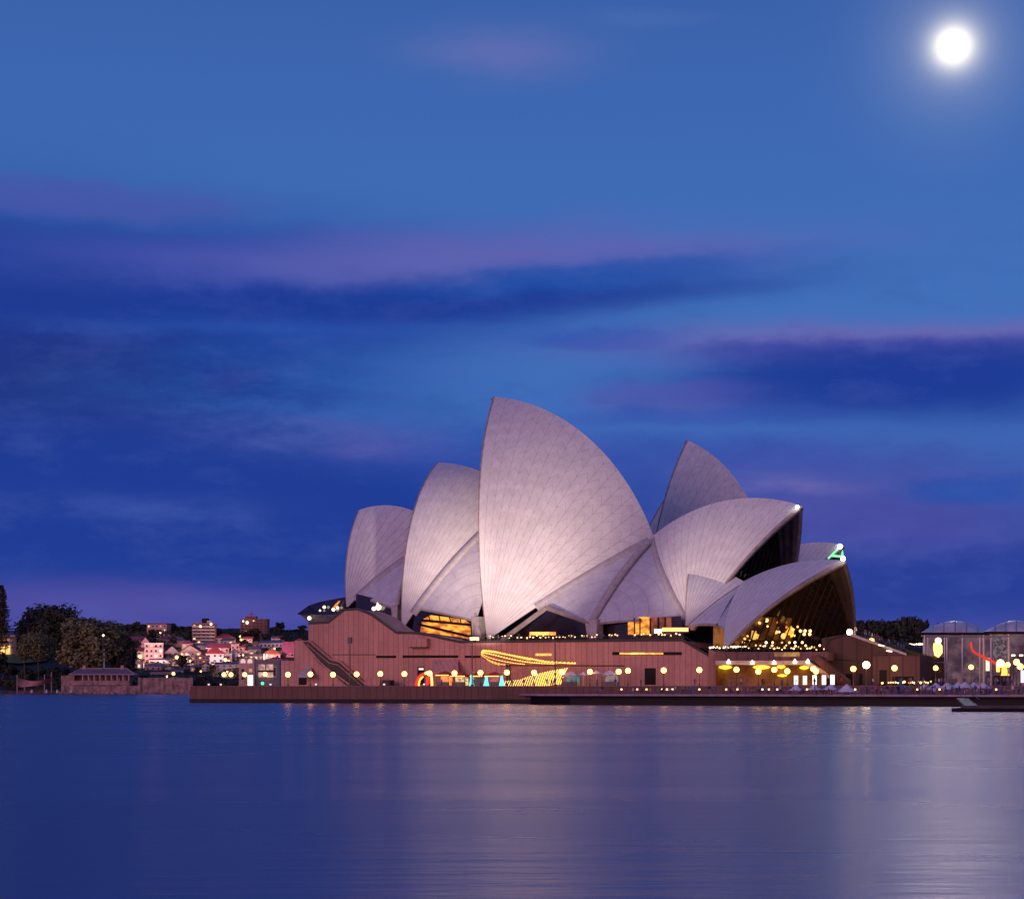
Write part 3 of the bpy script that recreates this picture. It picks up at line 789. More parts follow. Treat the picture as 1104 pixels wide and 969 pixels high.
string_lights('white string of lights at the foot of the restaurant\'s front shell', onp(765, 697.4, RO-.4), onp(806, 696.6, RO-.4), 20, .17, BULBW, seed=3, miss=.05, zj=.08)
string_lights('string of lights along the restaurant terrace under its glass mouth', onp(807, 697.3, RO-.5), onp(893, 697.5, RO-.5), 34, .18, BULB, seed=4, zj=.45)
def glow_bar(label, x0, x1, y0, y1, m, off=-2.5):
    t = thing('lit_bar_counter', label, 'bar counter', flat(onp((x0+x1)/2, y1, off), onp(x0, y1, off).z), -POD.th)
    fac([(x0, y0), (x1, y0), (x1, y1), (x0, y1)], off, .8, 'lit_panel', m, t)
    fac([(x0-.8, y1), (x1+.8, y1), (x1+.8, y1+1.6), (x0-.8, y1+1.6)], off+.1, 1.0, 'counter', DARK, t)
glow_bar('amber lit terrace bar beside the tallest shell', 571, 598, 681, 684.5, AMBER2, -3)
glow_bar('bright orange lit bar where the near terrace starts to slope down', 714, 741, 676.5, 680.5, emat('orange_bar_light', (1, .36, .10), 3.0, False), -5)
glow_bar('white lit kiosk counter next to the bright orange terrace bar', 705.5, 713, 678, 682.5, emat('white_bar_light', (1, .78, .6), 2.6, False), -4.8)
glow_bar('small yellow lit stand at the end of the lit tall shell\'s left edge', 506.5, 515, 686.8, 690.2, emat('yellow_stand_light', (1, .8, .35), 2.0, False), -1)

# monumental steps beyond the restaurant
sp = [(886, 741), (886, 688), (904, 684.5)]
N = 16
for i in range(N):
    xa, xb = 918+(976-918)*i/N, 918+(976-918)*(i+1)/N
    ya, yb = 684+(705-684)*i/N, 684+(705-684)*(i+1)/N
    sp += [(xb, ya), (xb, yb)]
sp += [(992, 706), (992, 741)]
MS = thing('monumental_steps', 'broad brown stone flight of steps falling to the right of the concert hall', 'steps', flat(onp(940, 742, 5), TZ), -POD.th)
STG = granite_mat('steps_stone', .24, 3.0)
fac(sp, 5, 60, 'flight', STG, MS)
MB().prism([onp(x, y, 5.6) for x, y in ((917, 682.5), (977, 704), (977, 706.5), (917, 685.5))], POD.w*-.6).build('parapet', PED, MS)
MB().tube([onp(893, 697.5, 5.3), onp(893.2, 690, 5.3), onp(914, 683, 5.3)], .12, 5).build('handrail', STEEL, MS)
fac([(941, 707), (991.5, 707), (991.5, 738), (941, 738)], 6.2, 1.0, 'lower_wall', granite_mat('ochre_wall_stone', .36, 2.6), MS)
for x0, x1, y0, y1 in ((899, 906, 724, 738), (912, 919, 726, 738), (926, 930, 726, 738), (948, 956, 722, 738), (962, 985, 729, 738)):
    fac([(x0, y0), (x1, y0), (x1, y1), (x0, y1)], 6.26 if x0 > 941 else 5.05, .3, 'opening', SLOT, MS)
for i in range(12): MB().tube([onp(918+58*i/11, 682.5+21.5*i/11, 5.3), onp(918+58*i/11, 678.5+21.5*i/11, 5.3)], .05, 4).build('baluster', STEEL, MS)
MB().tube([onp(918, 678.5, 5.3), onp(976, 700, 5.3)], .07, 4).build('top_rail', STEEL, MS)
fac([(886, 709), (941, 713), (941, 714.5), (886, 710.5)], 5.2, .4, 'string_course', DARK, MS)
st2 = MB(); st2.prism([onp(x, y, RO+4.0) for x, y in ((874, 708), (881, 706), (914, 733), (914, 739), (905, 739))], POD.w*-3)
tag(struct(st2.build('side_stairs', STG, None, False, flat(onp(890, 742, RO), TZ), -POD.th)), 'dark flight of side stairs running down from the restaurant terrace', 'stairs')
# upper level lights behind the steps
string_lights('thin bright string of lights on the far terrace right of the steps', P(972, 694.2, 470), P(997, 693.6, 470), 16, .18, BULBW, seed=7, miss=0, zj=.05)
string_lights('low string of yellow lights behind the seven-peak umbrella row', onp(950, 735, 10), onp(1005, 734.5, 10), 22, .18, BULB, seed=8, miss=.2, zj=.15)

# bright lamps
def lamp(px, py, label, off=17.0, rg=.62, mat=None, zb=TZ, name='globe_lamp', group='white globe lamps along the promenade', plane=None, Y=None):
    c = (plane or POD).at(px, py, off) if Y is None else P(px, py, Y)
    t = thing(name, label, 'lamp post', Vector((c.x, c.y, zb)), 0, group)
    MB().lathe([(.16, zb), (.16, zb+.5), (.075, zb+.6), (.06, c.z-rg*.95)], Vector((c.x, c.y, 0)), 8).build('post', STEEL, t)
    MB().lathe([(.16, -rg*1.05), (.2, -rg*.9)], c, 8).build('collar', STEEL, t)
    MB().ball(c, rg, 14, 8).build('globe', mat or GLOBE, t, True)
    return t
LAMPS = [(310.5, 727, 'globe lamp at the left end of the facade, before the lowest granite block'), (334.7, 726.6, 'globe lamp over the small doorway with the pale slanted hood'),
 (359, 727, 'globe lamp at the lower side of the dark outer staircase'), (384.5, 726.6, 'globe lamp beside the tall mast with a box head'),
 (410, 726.2, 'globe lamp right of the foot of the outer staircase'), (436, 726.3, 'globe lamp between the staircase foot and the narrow lit doorway'),
 (463, 725.6, 'globe lamp at the red and white arch'), (490, 725.5, 'globe lamp behind the red market stall'),
 (518, 725, 'globe lamp between the two teal light columns'), (546.5, 724.7, 'globe lamp under the left part of the orange leaf sculpture'),
 (575.8, 724.8, 'globe lamp in the middle of the ribbed light tunnel'), (605.8, 724.3, 'globe lamp at the tall right end of the ribbed light tunnel'),
 (636, 724, 'globe lamp between the tunnel and the white market umbrellas'), (667, 723.8, 'globe lamp right behind the white market umbrellas, left one of two close together'), (677, 722.8, 'globe lamp just left of the wide black doorway, right one of two close together'),
 (715.6, 722.4, 'globe lamp right of the wide black doorway'), (754, 722, 'globe lamp before the blank right end of the pink facade'),
 (794, 721.6, 'globe lamp between the first two yellow light pools'), (817.6, 723.7, 'globe lamp in front of the longest yellow light pool'),
 (834.8, 721.7, 'globe lamp right of the longest yellow light pool'), (848.8, 723.3, 'globe lamp above the short yellow light strip'),
 (876.8, 720.8, 'upper globe of the close pair by the white light boxes'), (879.8, 723.4, 'lower globe of the close pair by the white light boxes'),
 (920, 720.8, 'globe lamp just left of the dazzling lamp on the steps'), (964.4, 720, 'globe lamp before the ochre wall of the steps'),
 (1008.8, 720, 'globe lamp before the left bay of the glass pavilion'), (1047, 719, 'globe lamp before the middle bay of the glass pavilion'),
 (1086.5, 716.4, 'globe lamp beside the orange stage pedestal'), (1096, 713.6, 'larger globe lamp right of the glass pavilion'), (1100, 718.4, 'lowest globe lamp at the right edge of the picture')]
for i, (x, y, l) in enumerate(LAMPS):
    o = lamp(x, y, l, 17.0, (.54 if x < 990 else .47) if x < 1090 else .58)
lamp(934, 716.6, 'dazzling bright lamp on a post before the steps', 16, .7, BRIGHT, name='street_lamp', group=None)
lamp(916, 681.3, 'dazzling yellow floodlamp at the right foot of the restaurant mouth', 3.5, .6, BRIGHT, zb=12.0, name='street_lamp', group=None)
lamp(1078.6, 715, 'very bright lamp cluster behind the orange stage pedestal', 12, .75, emat('stage_lamp', (1, .60, .20), 8), name='street_lamp', group=None)
lamp(940, 690.5, 'yellow lamp at the top of the steps', 2, .6, BULB, zb=11.0, name='street_lamp', group=None)
for x, y, k in ((950, 694.5, 'upper'), (958.5, 700.5, 'lower')):
    t = thing('step_light', f'{k} of two bright strip lights on the parapet of the steps', 'light', onp(x, y+1, 6.2), -POD.th, 'strip lights on the steps')
    fac([(x-3, y), (x+3, y+1), (x+3, y+2.2), (x-3, y+1.2)], 6.5, .3, 'lens', BULBW, t); fac([(x-3.2, y+1.3), (x+3.2, y+2.3), (x+3.2, y+2.8), (x-3.2, y+1.8)], 6.4, .3, 'housing', STEEL, t)

# tall thin masts on the promenade
MASTS = {}
def mast(px, ytop, label, head):
    c = onp(px, ytop, 19); t = thing('light_mast', label, 'mast', Vector((c.x, c.y, TZ)), -POD.th, 'tall thin masts on the promenade')
    MASTS[px] = t
    MB().lathe([(.30, TZ), (.30, TZ+.4), (.15, TZ+.5), (.10, c.z)], Vector((c.x, c.y, 0)), 8).build('pole', STEEL, t)
    if head:
        MB().box(c-Vector((0, 0, .3)), (.85, .6, 1.3), -POD.th).build('head_box', STEEL, t)
        MB().box(c-Vector((0, 0, .3))-POD.w*.33, (.6, .06, 1.0), -POD.th).build('lens', PALE, t)
    else:
        MB().box(c+Vector((0, 0, .1)), (1.6, .25, .2), -POD.th).build('crossarm', STEEL, t)
mast(377.3, 688.5, 'tall mast with a box head at the outer staircase', True)
mast(509, 692.5, 'tall thin mast left of the orange leaf sculpture', False)
mast(598.6, 692, 'tall thin mast through the right end of the leaf sculpture', False)

# floodlights on the mast heads that wash the shells
def flood(px, ytop, aim, power, ang=60, blend=1.0, col=(1, .77, .66), k=0, off=19):
    t = MASTS[px]; c = onp(px, ytop, off)+POD.a*(.55*k)+Vector((0, 0, .35)); d = (aim-c).normalized()
    MB().lathe([(.12, -.1), (.2, .1), (.24, .35)], c-Vector((0, 0, .2)), 10).build('floodlight_head', STEEL, t)
    l = bpy.data.lights.new('floodlight_beam', 'SPOT'); o = bpy.data.objects.new('floodlight_beam', l); COL.objects.link(o)
    l.energy = power; l.spot_size = math.radians(ang); l.spot_blend = blend; l.color = col; l.shadow_soft_size = .3
    p = c+Vector((0, 0, .5)); o.parent = t; o.location = FR[t.name].inverted() @ p
    o.rotation_euler = (FR[t.name].to_3x3().inverted() @ d).to_track_quat('-Z', 'Y').to_euler()
flood(509, 692.5, A3.pt(.24, .44), 140000, 68, k=1)
flood(509, 692.5, A2.pt(.24, .50), 120000, 34, k=-1)
flood(598.6, 692, A4.pt(.42, .60), 66000, 42, k=1)

# ------------------------------------------------------------------ light festival: leaf sculpture, ribbed tunnel, arches, stalls
t = thing('leaf_sculpture', 'glowing orange leaf of dashed light rows above the ribbed tunnel', 'light sculpture', flat(onp(556, 742, 8), TZ), -POD.th)
rows = [[(519.5, 702), (530, 702.5), (548, 706), (570, 710), (590, 713.5), (621, 715.2)], [(519, 703.5), (530, 705.5), (548, 710), (566, 713.5), (582, 715), (600, 715.6)],
        [(518.5, 704.5), (528, 709), (542, 712.6), (556, 715), (566, 716)], [(519, 706), (527, 711.5), (540, 716), (550, 716.6)], [(520, 707.5), (528, 713), (538.5, 716.8)],
        [(521, 701.2), (535, 703), (552, 707.2), (572, 711.4)]]
def catm(pts, n):
    out = []; m = len(pts)-1
    for i in range(n+1):
        u = i/n*m; k = min(int(u), m-1); f = u-k; a, b, c, d = pts[max(k-1, 0)], pts[k], pts[k+1], pts[min(k+2, m)]
        out.append(tuple(.5*(2*b[j]+(c[j]-a[j])*f+(2*a[j]-5*b[j]+4*c[j]-d[j])*f*f+(3*b[j]-a[j]-3*c[j]+d[j])*f**3) for j in range(len(b))))
    return out
for k, r in enumerate(rows):
    L = r[-1][0]-r[0][0]; n = max(5, int(L/2.5)); row = MB().tube([onp(x, y+.15, 8.4-k*.5) for x, y in catm(r, 12)], .05, 4).build('light_row', LEDO, t)
    cp_ = catm(r, n*4)
    for i in range(n):
        a, b = cp_[i*4], cp_[i*4+2]
        MB().tube([onp(a[0], a[1], 8.5-k*.5), onp(b[0]+(.0 if k else .6), b[1]-(.9 if k in (0, 1, 5) else 0), 8.5-k*.5)], .105, 5).build('light_dash', LEDY if k != 5 else LEDO, row)
fr = MB()
for r in rows[:5]: fr.tube([onp(x, y+.5, 8.2) for x, y in catm(r, 12)], .06, 4)
fr.build('frame', STEEL, t)
for x in (546.5, 549.5): MB().tube([onp(x, 716, 8), onp(x, 741, 8)], .28, 6).build('leg', STEEL, t)
MB().tube([onp(540, 717.2, 8.3), onp(673, 717.6, 8.3)], .12, 5).build('beam', DARK, t)

t = thing('light_tunnel', 'pale yellow tunnel of glowing rib arches rising to the right', 'light sculpture', flat(onp(572, 742, 12), TZ), -POD.th)
for i in range(28):
    u = i/27; x = 538+u*66; h = 6+4*math.sin(u*math.pi*.55)*(1+.0*u)+13.5*max(0, u-.30)**.75; h = min(h, 22)
    yb = 740.5 if u < .6 else 740.5-(u-.6)*8; yt = 740.5-h
    lean = 2.5+6*u; o0, o1 = 14.5, 10.0
    pts = []
    for k in range(9):
        a = k/8; xx = x+lean*(1-(2*a-1)**2)*.9-(0 if a < .5 else 0); off = o0+(o1-o0)*a
        zf = (1-abs(2*a-1)**2.6)
        pts.append(onp(xx, yb-(yb-yt)*zf, off))
    MB().tube(pts, .085 if u < .55 else .115, 5).build('rib', LEDW if (u < .6 or i % 2) else LEDY, t, True)
MB().tube([onp(536.5, 740.6, 14.6), onp(578, 740.6, 14.6)], .12, 4).build('base_rail', LEDW, t)

t = thing('light_arch', 'red and white glowing arch beside the narrow lit doorway', 'light arch', flat(onp(457, 742, 13), TZ), -POD.th)
for r, m, rad in (([(448.5, 739), (450, 733), (453.5, 728), (458, 726)], LEDR, .35), ([(458, 726), (461.5, 724.5), (464.5, 726.5), (465.5, 732), (465.8, 739)], LEDW, .28), ([(451.5, 739), (452.5, 733), (456, 729)], LEDO, .22), ([(461, 738), (461.3, 730)], LEDR, .35), ([(463.4, 739), (463, 729)], LEDR, .22)):
    MB().tube([onp(x, y, 13) for x, y in catm(r, 12)], rad, 6).build('arch_tube', m, t, True)

def stall(px, w, label, roof, lit, y0=724.5):
    b = onp(px, 742, 13); t = thing('market_stall', label, 'market stall', Vector((b.x, b.y, TZ)), -POD.th, 'market stalls on the promenade')
    s = b.y/FPX; W = w*s; D = 3.0; ze = CAMZ+(HY-(y0+4))*s; zt = CAMZ+(HY-y0)*s
    R = Matrix.Rotation(-POD.th, 3, 'Z'); q = lambda x, y, z: Vector((b.x, b.y, 0))+R @ Vector((x, y, 0))+Vector((0, 0, z))
    for sx in (-1, 1):
        for sy in (-1, 1): MB().tube([q(sx*W*.46, sy*D*.45, TZ), q(sx*W*.46, sy*D*.45, ze)], .06, 5).build('post', STEEL, t)
    m = MB(); e = [q(-W/2, -D/2, ze), q(W/2, -D/2, ze), q(W/2, D/2, ze), q(-W/2, D/2, ze), q(-W*.05, 0, zt), q(W*.05, 0, zt)]
    e2 = [p-Vector((0, 0, .35)) for p in e[:4]]
    m.add(e+e2, [(0, 1, 5, 4), (2, 3, 4, 5), (1, 2, 5), (3, 0, 4), (0, 6, 7, 1), (1, 7, 8, 2), (2, 8, 9, 3), (3, 9, 6, 0)]); m.build('canopy', roof, t)
    MB().box(q(0, -D*.3, TZ+.5), (W*.86, .6, 1.0), -POD.th).build('counter', STEEL, t)
    MB().box(q(0, D*.35, (TZ+ze)/2), (W*.86, .12, ze-TZ-.6), -POD.th).build('lit_backdrop', lit, t)
    m = MB(); m.tube([q(-W/2, -D/2-.05, ze-.15), q(W/2, -D/2-.05, ze-.15)], .09, 5); m.build('eave_light', LEDW, t) if roof is not CANVAS else m.build('eave_rail', PALE, t)
redroom = litmat('red_stall_room', (1.0, .13, .04), (.8, .35, .05), 1.6, .9); darkroom = litmat('dark_stall_room', (.05, .03, .06), (.28, .16, .10), .5, .8)
goldroom = litmat('gold_stall_room', (1.0, .70, .30), (.30, .10, .05), 1.3, .9, (1, 1, 3))
stall(479.5, 15, 'red market stall with a glowing red and orange inside', REDC, redroom, 723)
stall(496, 17, 'red-roofed market stall with rows of pale lit shelves', REDC, goldroom, 724)
stall(516, 14, 'dim red-roofed stall between the two teal light columns', REDC, darkroom, 724)
stall(533, 17, 'red-roofed stall with warm eave lights left of the ribbed tunnel', REDC, litmat('pink_stall_room', (.7, .12, .15), (.2, .05, .1), .8, .9), 724)
stall(616, 17, 'white-roofed stall with a teal lit corner right of the ribbed tunnel', CANVAS, litmat('teal_stall_room', (.05, .30, .30), (.12, .08, .04), .6, .7), 723.5)
stall(658, 17, 'white-roofed stall with pale counters left of the wide black doorway', CANVAS, litmat('pale_stall_room', (.35, .30, .30), (.10, .06, .06), .6, .7), 722.5)
for x, y0, l in ((508.6, 727, 'tallest teal column of light, before the red-roofed stalls'), (524.3, 728.5, 'shorter teal column of light, middle of the three'), (541, 728, 'pale teal column of light at the left end of the ribbed tunnel')):
    b = onp(x, 742, 14.5); zt = onp(x, y0, 14.5).z
    t = thing('light_column', l, 'light column', Vector((b.x, b.y, TZ)), 0, 'teal columns of light')
    MB().lathe([(.62, TZ+.15), (.5, TZ+.6), (.36, (TZ+zt)/2), (.22, zt)], Vector((b.x, b.y, 0)), 12).build('lit_shaft', TEAL, t, True)
    MB().lathe([(.75, TZ), (.75, TZ+.15)], Vector((b.x, b.y, 0)), 12).build('base', STEEL, t)
def umbrella(px, py_top, w, label, group, off=None, Y=None, zb=TZ, mat=CANVAS, drop=2.6):
    c = onp(px, py_top, off) if Y is None else P(px, py_top, Y)
    s = c.y/FPX; R = w*s/2
    t = thing('market_umbrella', label, 'umbrella', Vector((c.x, c.y, zb)), 0, group)
    h = R*.66
    m = MB(); n = 8; vs = [c]; fs = []
    ring = [(.5, -.62*h), (1.0, -h)]
    for rr, dz in ring:
        for i in range(n*2):
            a = math.pi*2*(i+.5)/(n*2); k = 1.0 if i % 2 == 0 else (.94 if rr == 1.0 else .97)
            vs.append(c+Vector((R*rr*k*math.cos(a), R*rr*k*math.sin(a), dz+(0 if i % 2 == 0 else .06))))
    N2 = n*2
    for i in range(N2):
        fs.append((0, 1+i, 1+(i+1) % N2)); fs.append((1+i, 1+N2+i, 1+N2+(i+1) % N2, 1+(i+1) % N2))
    m.add(vs, fs); m.build('canopy', mat, t)
    MB().tube([Vector((c.x, c.y, zb)), c-Vector((0, 0, .1))], .05, 6).build('pole', PALE, t)
    MB().lathe([(.4, zb), (.4, zb+.12), (.08, zb+.16)], Vector((c.x, c.y, 0)), 10).build('base', STEEL, t)
umbrella(643, 722, 13, 'small white umbrella left of the white-roofed stall', 'white umbrellas by the facade', 15)
umbrella(629, 724, 11, 'smallest white umbrella, between the teal-cornered stall and its neighbour', 'white umbrellas by the facade', 15)
BY = lambda px: 352+(1104-px)*.0  # depth of the boardwalk tables
def bdepth(px, back=8.0):
    d = ray(px, HY); t = bn.dot(b0-CAM-bn*0)/bn.dot(d); return t+back
WU = [(858.5, 738), (878, 737.4), (895.5, 737.2), (913, 737)]
for (x, y), l in zip(WU, ('leftmost of the four pale umbrellas in a row on the boardwalk', 'second of the four pale umbrellas, under the left white light boxes', 'third of the four pale umbrellas, under the right white light boxes', 'rightmost and widest of the four pale umbrellas in a row')):
    umbrella(x, y, 19 if x < 910 else 27, l, 'pale umbrellas on the boardwalk', None, bdepth(x, 7), BZ)
for i, (x, y) in enumerate(((997, 736.5), (1009, 735.4), (1021, 735.4), (1033, 735), (1040, 734.6), (1050, 735), (1060, 735.4))):
    umbrella(x, y, 20, ('first', 'second', 'third', 'fourth', 'fifth', 'sixth', 'last')[i]+' from the left in the close row of mauve umbrellas before the glass pavilion', 'close row of umbrellas before the pavilion', None, bdepth(x, 9+(i % 2)*3), BZ)
# white light boxes before the recess
for x, y, c_, l in ((858.4, 731.5, WHITEL, 'leftmost white light box, above the first pale umbrella'), (868, 731.6, emat('warm_lightbox', (1, .82, .55), 1.6, False), 'warm cream light box, second in the row of light boxes'), (878.4, 731, WHITEL, 'white light box with a dark figure, middle of the row of light boxes'), (888.5, 731.2, WHITEL, 'white light box fourth in the row, left of the round one'), (897.6, 730.6, WHITEL, 'rightmost and smallest white light box')):
    b = onp(x, 742, 18); t = thing('light_box', l, 'light box', Vector((b.x, b.y, TZ)), -POD.th, 'light boxes on the promenade')
    z1 = onp(x, y-4.2, 18).z; h = z1-TZ
    MB().box(Vector((b.x, b.y, TZ+h/2)), (.95, .25, h), -POD.th).build('frame', STEEL, t)
    MB().box(Vector((b.x, b.y, TZ+h/2+.1))+POD.w*.15, (.8, .06, h-.5), -POD.th).build('lit_panel', c_, t)
    if x == 878.4: MB().tube([Vector((b.x, b.y, TZ+.4))+POD.w*.2, Vector((b.x+.1, b.y, TZ+h*.5))+POD.w*.2, Vector((b.x-.1, b.y, TZ+h*.75))+POD.w*.2], .12, 6).build('figure_mark', DARK, t)

# ------------------------------------------------------------------ glass pavilion and stage at the right edge
GP = Plane(P(1045, 742, 428), 6.0)
t = thing('glass_pavilion', 'glass-walled pavilion with two pale domed roofs', 'pavilion', flat(GP.at(1045, 742), TZ), -GP.th)
def gat(x, y, off=0): return GP.at(x, y, off)
for x0, x1, yt, ye, nm in ((993, 1066, 669, 681.5, 'left'), (1061, 1130, 668.5, 680.5, 'right')):
    m = MB(); rows = []
    for j in range(9):
        v = j/8; r = []
        for i in range(13):
            u = i/12; x = x0+(x1-x0)*u; y = ye-(ye-yt)*(1-abs(2*u-1)**1.8)*(1-abs(2*v-1)**3)
            r.append(gat(x, y, -14*v))
        rows.append(r)
    m.grid(rows); m.grid([[p-Vector((0, 0, .35)) for p in r] for r in rows])
    m.grid([rows[0], [p-Vector((0, 0, .8)) for p in rows[0]]]); m.build('domed_roof', pmat('pale_roof_membrane', (.62, .58, .62), .35, .5, .1, .25, .25), t, True)
    m = MB()
    for i in (2, 4, 6, 8, 10): m.tube([rows[j][i]+Vector((0, 0, .1)) for j in range(9)], .12, 4)
    m.build('roof_rib', PALE, t)
    m = MB(); m.tube([gat(x0, ye+1.5, .3), gat(x1, ye+1.5, .3)], .28, 5); m.build('eave_beam', DARK, t)
for x in (997, 1000.5, 1018.5, 1021, 1037.5, 1056.5, 1060.5, 1068.5, 1087.5): MB().tube([gat(x, 682, .2), gat(x, 740, .2)], .14 if x not in (1060.5, 1087.5) else .22, 6).build('post', PALE if x not in (1060.5, 1087.5) else pmat('lit_cream_post', (.8, .7, .5), .4), t)
m = MB(); m.tube([gat(997, 714, .25), gat(1021, 714, .25)], .1, 4); m.tube([gat(997, 686, .25), gat(1125, 686, .25)], .22, 5); m.build('rail', PALE, t)
m = MB(); m.add([gat(997, 682), gat(1125, 682), gat(1125, 741), gat(997, 741)], [(0, 1, 2, 3)]); m.build('glass_front', PGLASS, t)
m = MB(); m.add([gat(995, 682, -14), gat(1125, 682, -14), gat(1125, 741, -14), gat(995, 741, -14)], [(0, 1, 2, 3)]); m.build('back_wall', litmat('dim_pavilion_inside', (.22, .14, .20), (.05, .035, .08), 1.0, .25), t)  # the wall itself emits the dim light of the room
fac_ = lambda poly, off, d, nm, mat: MB().prism([gat(x, y, off) for x, y in poly], GP.w*-d).build(nm, mat, t)
fac_([(1007, 693), (1013, 692), (1016, 696), (1016, 704), (1012, 708.5), (1008, 706), (1006.5, 698)], -3, 1.2, 'glowing_lantern', emat('lantern_glow', (1, .78, .25), 3.2, True))
bulb(gat(1011.5, 690.5, -3), .7, BULBW, t, 'lantern_top')
fac_([(1063, 709), (1067, 709), (1067, 723), (1063, 723)], -4, .5, 'lit_screen', WHITEL)
fac_([(1070, 683), (1086, 683), (1086, 686), (1070, 686)], -4, .5, 'lit_ceiling_strip', litmat('ceiling_warm', (1, .7, .4), (.4, .2, .1), 1.0, .8))
fac_([(1071, 687), (1086, 687), (1086, 712), (1071, 712)], -8, .5, 'lattice_screen', litmat('lattice_glow', (.30, .26, .36), (.06, .05, .09), .9, 1.6))
# red boom and orange pedestal of the stage before it
t = thing('stage_boom', 'red glowing boom rising leftwards from an orange pedestal', 'stage boom', flat(GP.at(1084, 742, 6), TZ), -GP.th)
MB().tube([gat(x, y, 6) for x, y in catm([(1046.8, 692), (1048.5, 701), (1056, 706), (1066, 711), (1076, 716), (1082, 720)], 16)], .2, 6, 0, .4).build('boom', LEDR, t, True)
MB().prism([gat(x, y, 6.6) for x, y in ((1080.5, 717), (1085, 717), (1086.5, 725), (1088.5, 728), (1080, 728), (1081, 724))], GP.w*-1.4).build('pedestal', LEDO, t)
MB().prism([gat(x, y, 6.4) for x, y in ((1074.5, 717), (1078, 716), (1078, 724), (1075, 724))], GP.w*-1.0).build('yellow_drum', LEDY, t)
MB().prism([gat(x, y, 7) for x, y in ((1073, 728), (1090, 728), (1090, 741), (1072, 741))], GP.w*-3).build('dark_base', DARK, t)
t = thing('white_banner', 'upright white lit banner at the right edge', 'banner', flat(P(1102, 742, 400), TZ), 0)
MB().box(P(1103, 729, 400), (1.0, .15, 2.4)).build('lit_cloth', emat('banner_white', (.8, .8, .95), .9, False), t)
MB().tube([flat(P(1099.7, 742, 400), TZ), P(1099.7, 721, 400)], .05, 5).build('pole', STEEL, t)
for x, l in ((1092.5, 'left one of two white strip lights under the pavilion edge'), (1101, 'right one of two white strip lights under the pavilion edge')):
    t = thing('strip_light', l, 'light', gat(x, 706, 2), -GP.th, 'strip lights right of the pavilion'); fac2 = MB().prism([gat(a, b, 2) for a, b in ((x-2, 705.5), (x+2, 705.5), (x+2, 707), (x-2, 707))], GP.w*-.2).build('lens', BULBW, t)
    MB().tube([gat(x, 707, 1.9), gat(x, 741, 1.9)], .06, 4).build('post', STEEL, t)

# dark pontoon and gangway at the lower right
PY_ = 268.0
t = thing('floating_pontoon', 'dark low pontoon floating before the boardwalk', 'pontoon', flat(P(1085, 742, PY_), 0))
m = MB(); m.prism([flat(P(1026, 742, PY_), 0), flat(P(1250, 742, PY_), 0), flat(P(1250, 742, PY_+7), 0), flat(P(1029, 742, PY_+7), 0)], (0, 0, .45), 0); m.build('hull', HULL, t)
m = MB(); m.prism([flat(P(1036, 742, PY_+.5), .45), flat(P(1250, 742, PY_+.5), .45), flat(P(1250, 742, PY_+6.5), .45), flat(P(1038, 742, PY_+6.5), .45)], (0, 0, .32)); m.build('deck', pmat('pontoon_deck', (.12, .075, .09), .8, .2, 0, .3, .8), t)
t = thing('gangway', 'pale sloping gangway between the boardwalk and the dark pontoon', 'gangway', flat(P(1036, 742, 300), .8))
g0, g1 = P(1031, 752.5, 335), P(1042, 762, 290)
m = MB(); dvec = Vector((1.2, .0, 0)); m.prism([g0, g1, g1-Vector((0, 0, .25)), g0-Vector((0, 0, .25))], dvec*1.6); m.build('ramp', pmat('gangway_metal', (.07, .05, .05), .5, .4, .2, .2, 1), t)
for o_ in (0, 1): MB().tube([g0+dvec*1.6*o_+Vector((0, 0, 1)), g1+dvec*1.6*o_+Vector((0, 0, 1))], .05, 4).build('handrail', STEEL, t)

# ------------------------------------------------------------------ far shore on the left: wooded headland, houses, apartment blocks
def tree_mesh(name, seed, rx, ry, rz, z0, nclump, nleaf, leaf, mat, lo=-.55, flat_=.75):
    """crown mesh (leaf clumps spread through an uneven volume) and trunk mesh, base at the origin"""
    rnd = random.Random(seed); m = MB(); cl = []
    for k in range(nclump):
        a = rnd.uniform(0, 2*math.pi); r = math.sqrt(rnd.random())*.86; h = rnd.uniform(lo, .85)
        rr = r*math.sqrt(max(.05, 1-max(0, h)**2*.9))
        cl.append((Vector((rx*rr*math.cos(a), ry*rr*math.sin(a), z0+rz*h*flat_)), rnd.uniform(.20, .38)*min(rx, rz*1.3)))
    for k in range(nleaf):
        c, s = cl[rnd.randrange(len(cl))]
        d = Vector((rnd.gauss(0, 1), rnd.gauss(0, 1), rnd.gauss(0, .75))).normalized()*s*rnd.uniform(.55, 1.08)
        p = c+d; u = Vector((rnd.gauss(0, 1), rnd.gauss(0, 1), rnd.gauss(0, .6))).normalized(); n = (d.normalized()+Vector((rnd.gauss(0, .5), rnd.gauss(0, .5), .4+rnd.gauss(0, .4)))).normalized()
        u = (u-n*u.dot(n)).normalized(); v = n.cross(u); l = leaf*rnd.uniform(.6, 1.3)
        m.add([p-u*l-v*l*.55, p+u*l*.9-v*l*.6, p+u*l+v*l*.5, p-u*l*.8+v*l*.65], [(0, 1, 2, 3)])
    me = bpy.data.meshes.new(name); me.from_pydata([tuple(v) for v in m.v], [], m.f); me.materials.append(mat)
    t = MB(); rt = max(.12, rx*.055)
    t.tube([(0, 0, -.5), (rx*.03, 0, z0*.4), (0, rx*.02, z0*.8)], rt*1.4, 7, 0, rt*.8)
    for k in range(6):
        c, s = cl[rnd.randrange(len(cl))]; t.tube([(0, 0, z0*.55), c*.5+Vector((0, 0, z0*.3)), c], rt*.6, 5, 0, rt*.15)
    tm = bpy.data.meshes.new(name+'_trunk'); tm.from_pydata([tuple(v) for v in t.v], [], t.f); tm.materials.append(BARK)
    return me, tm
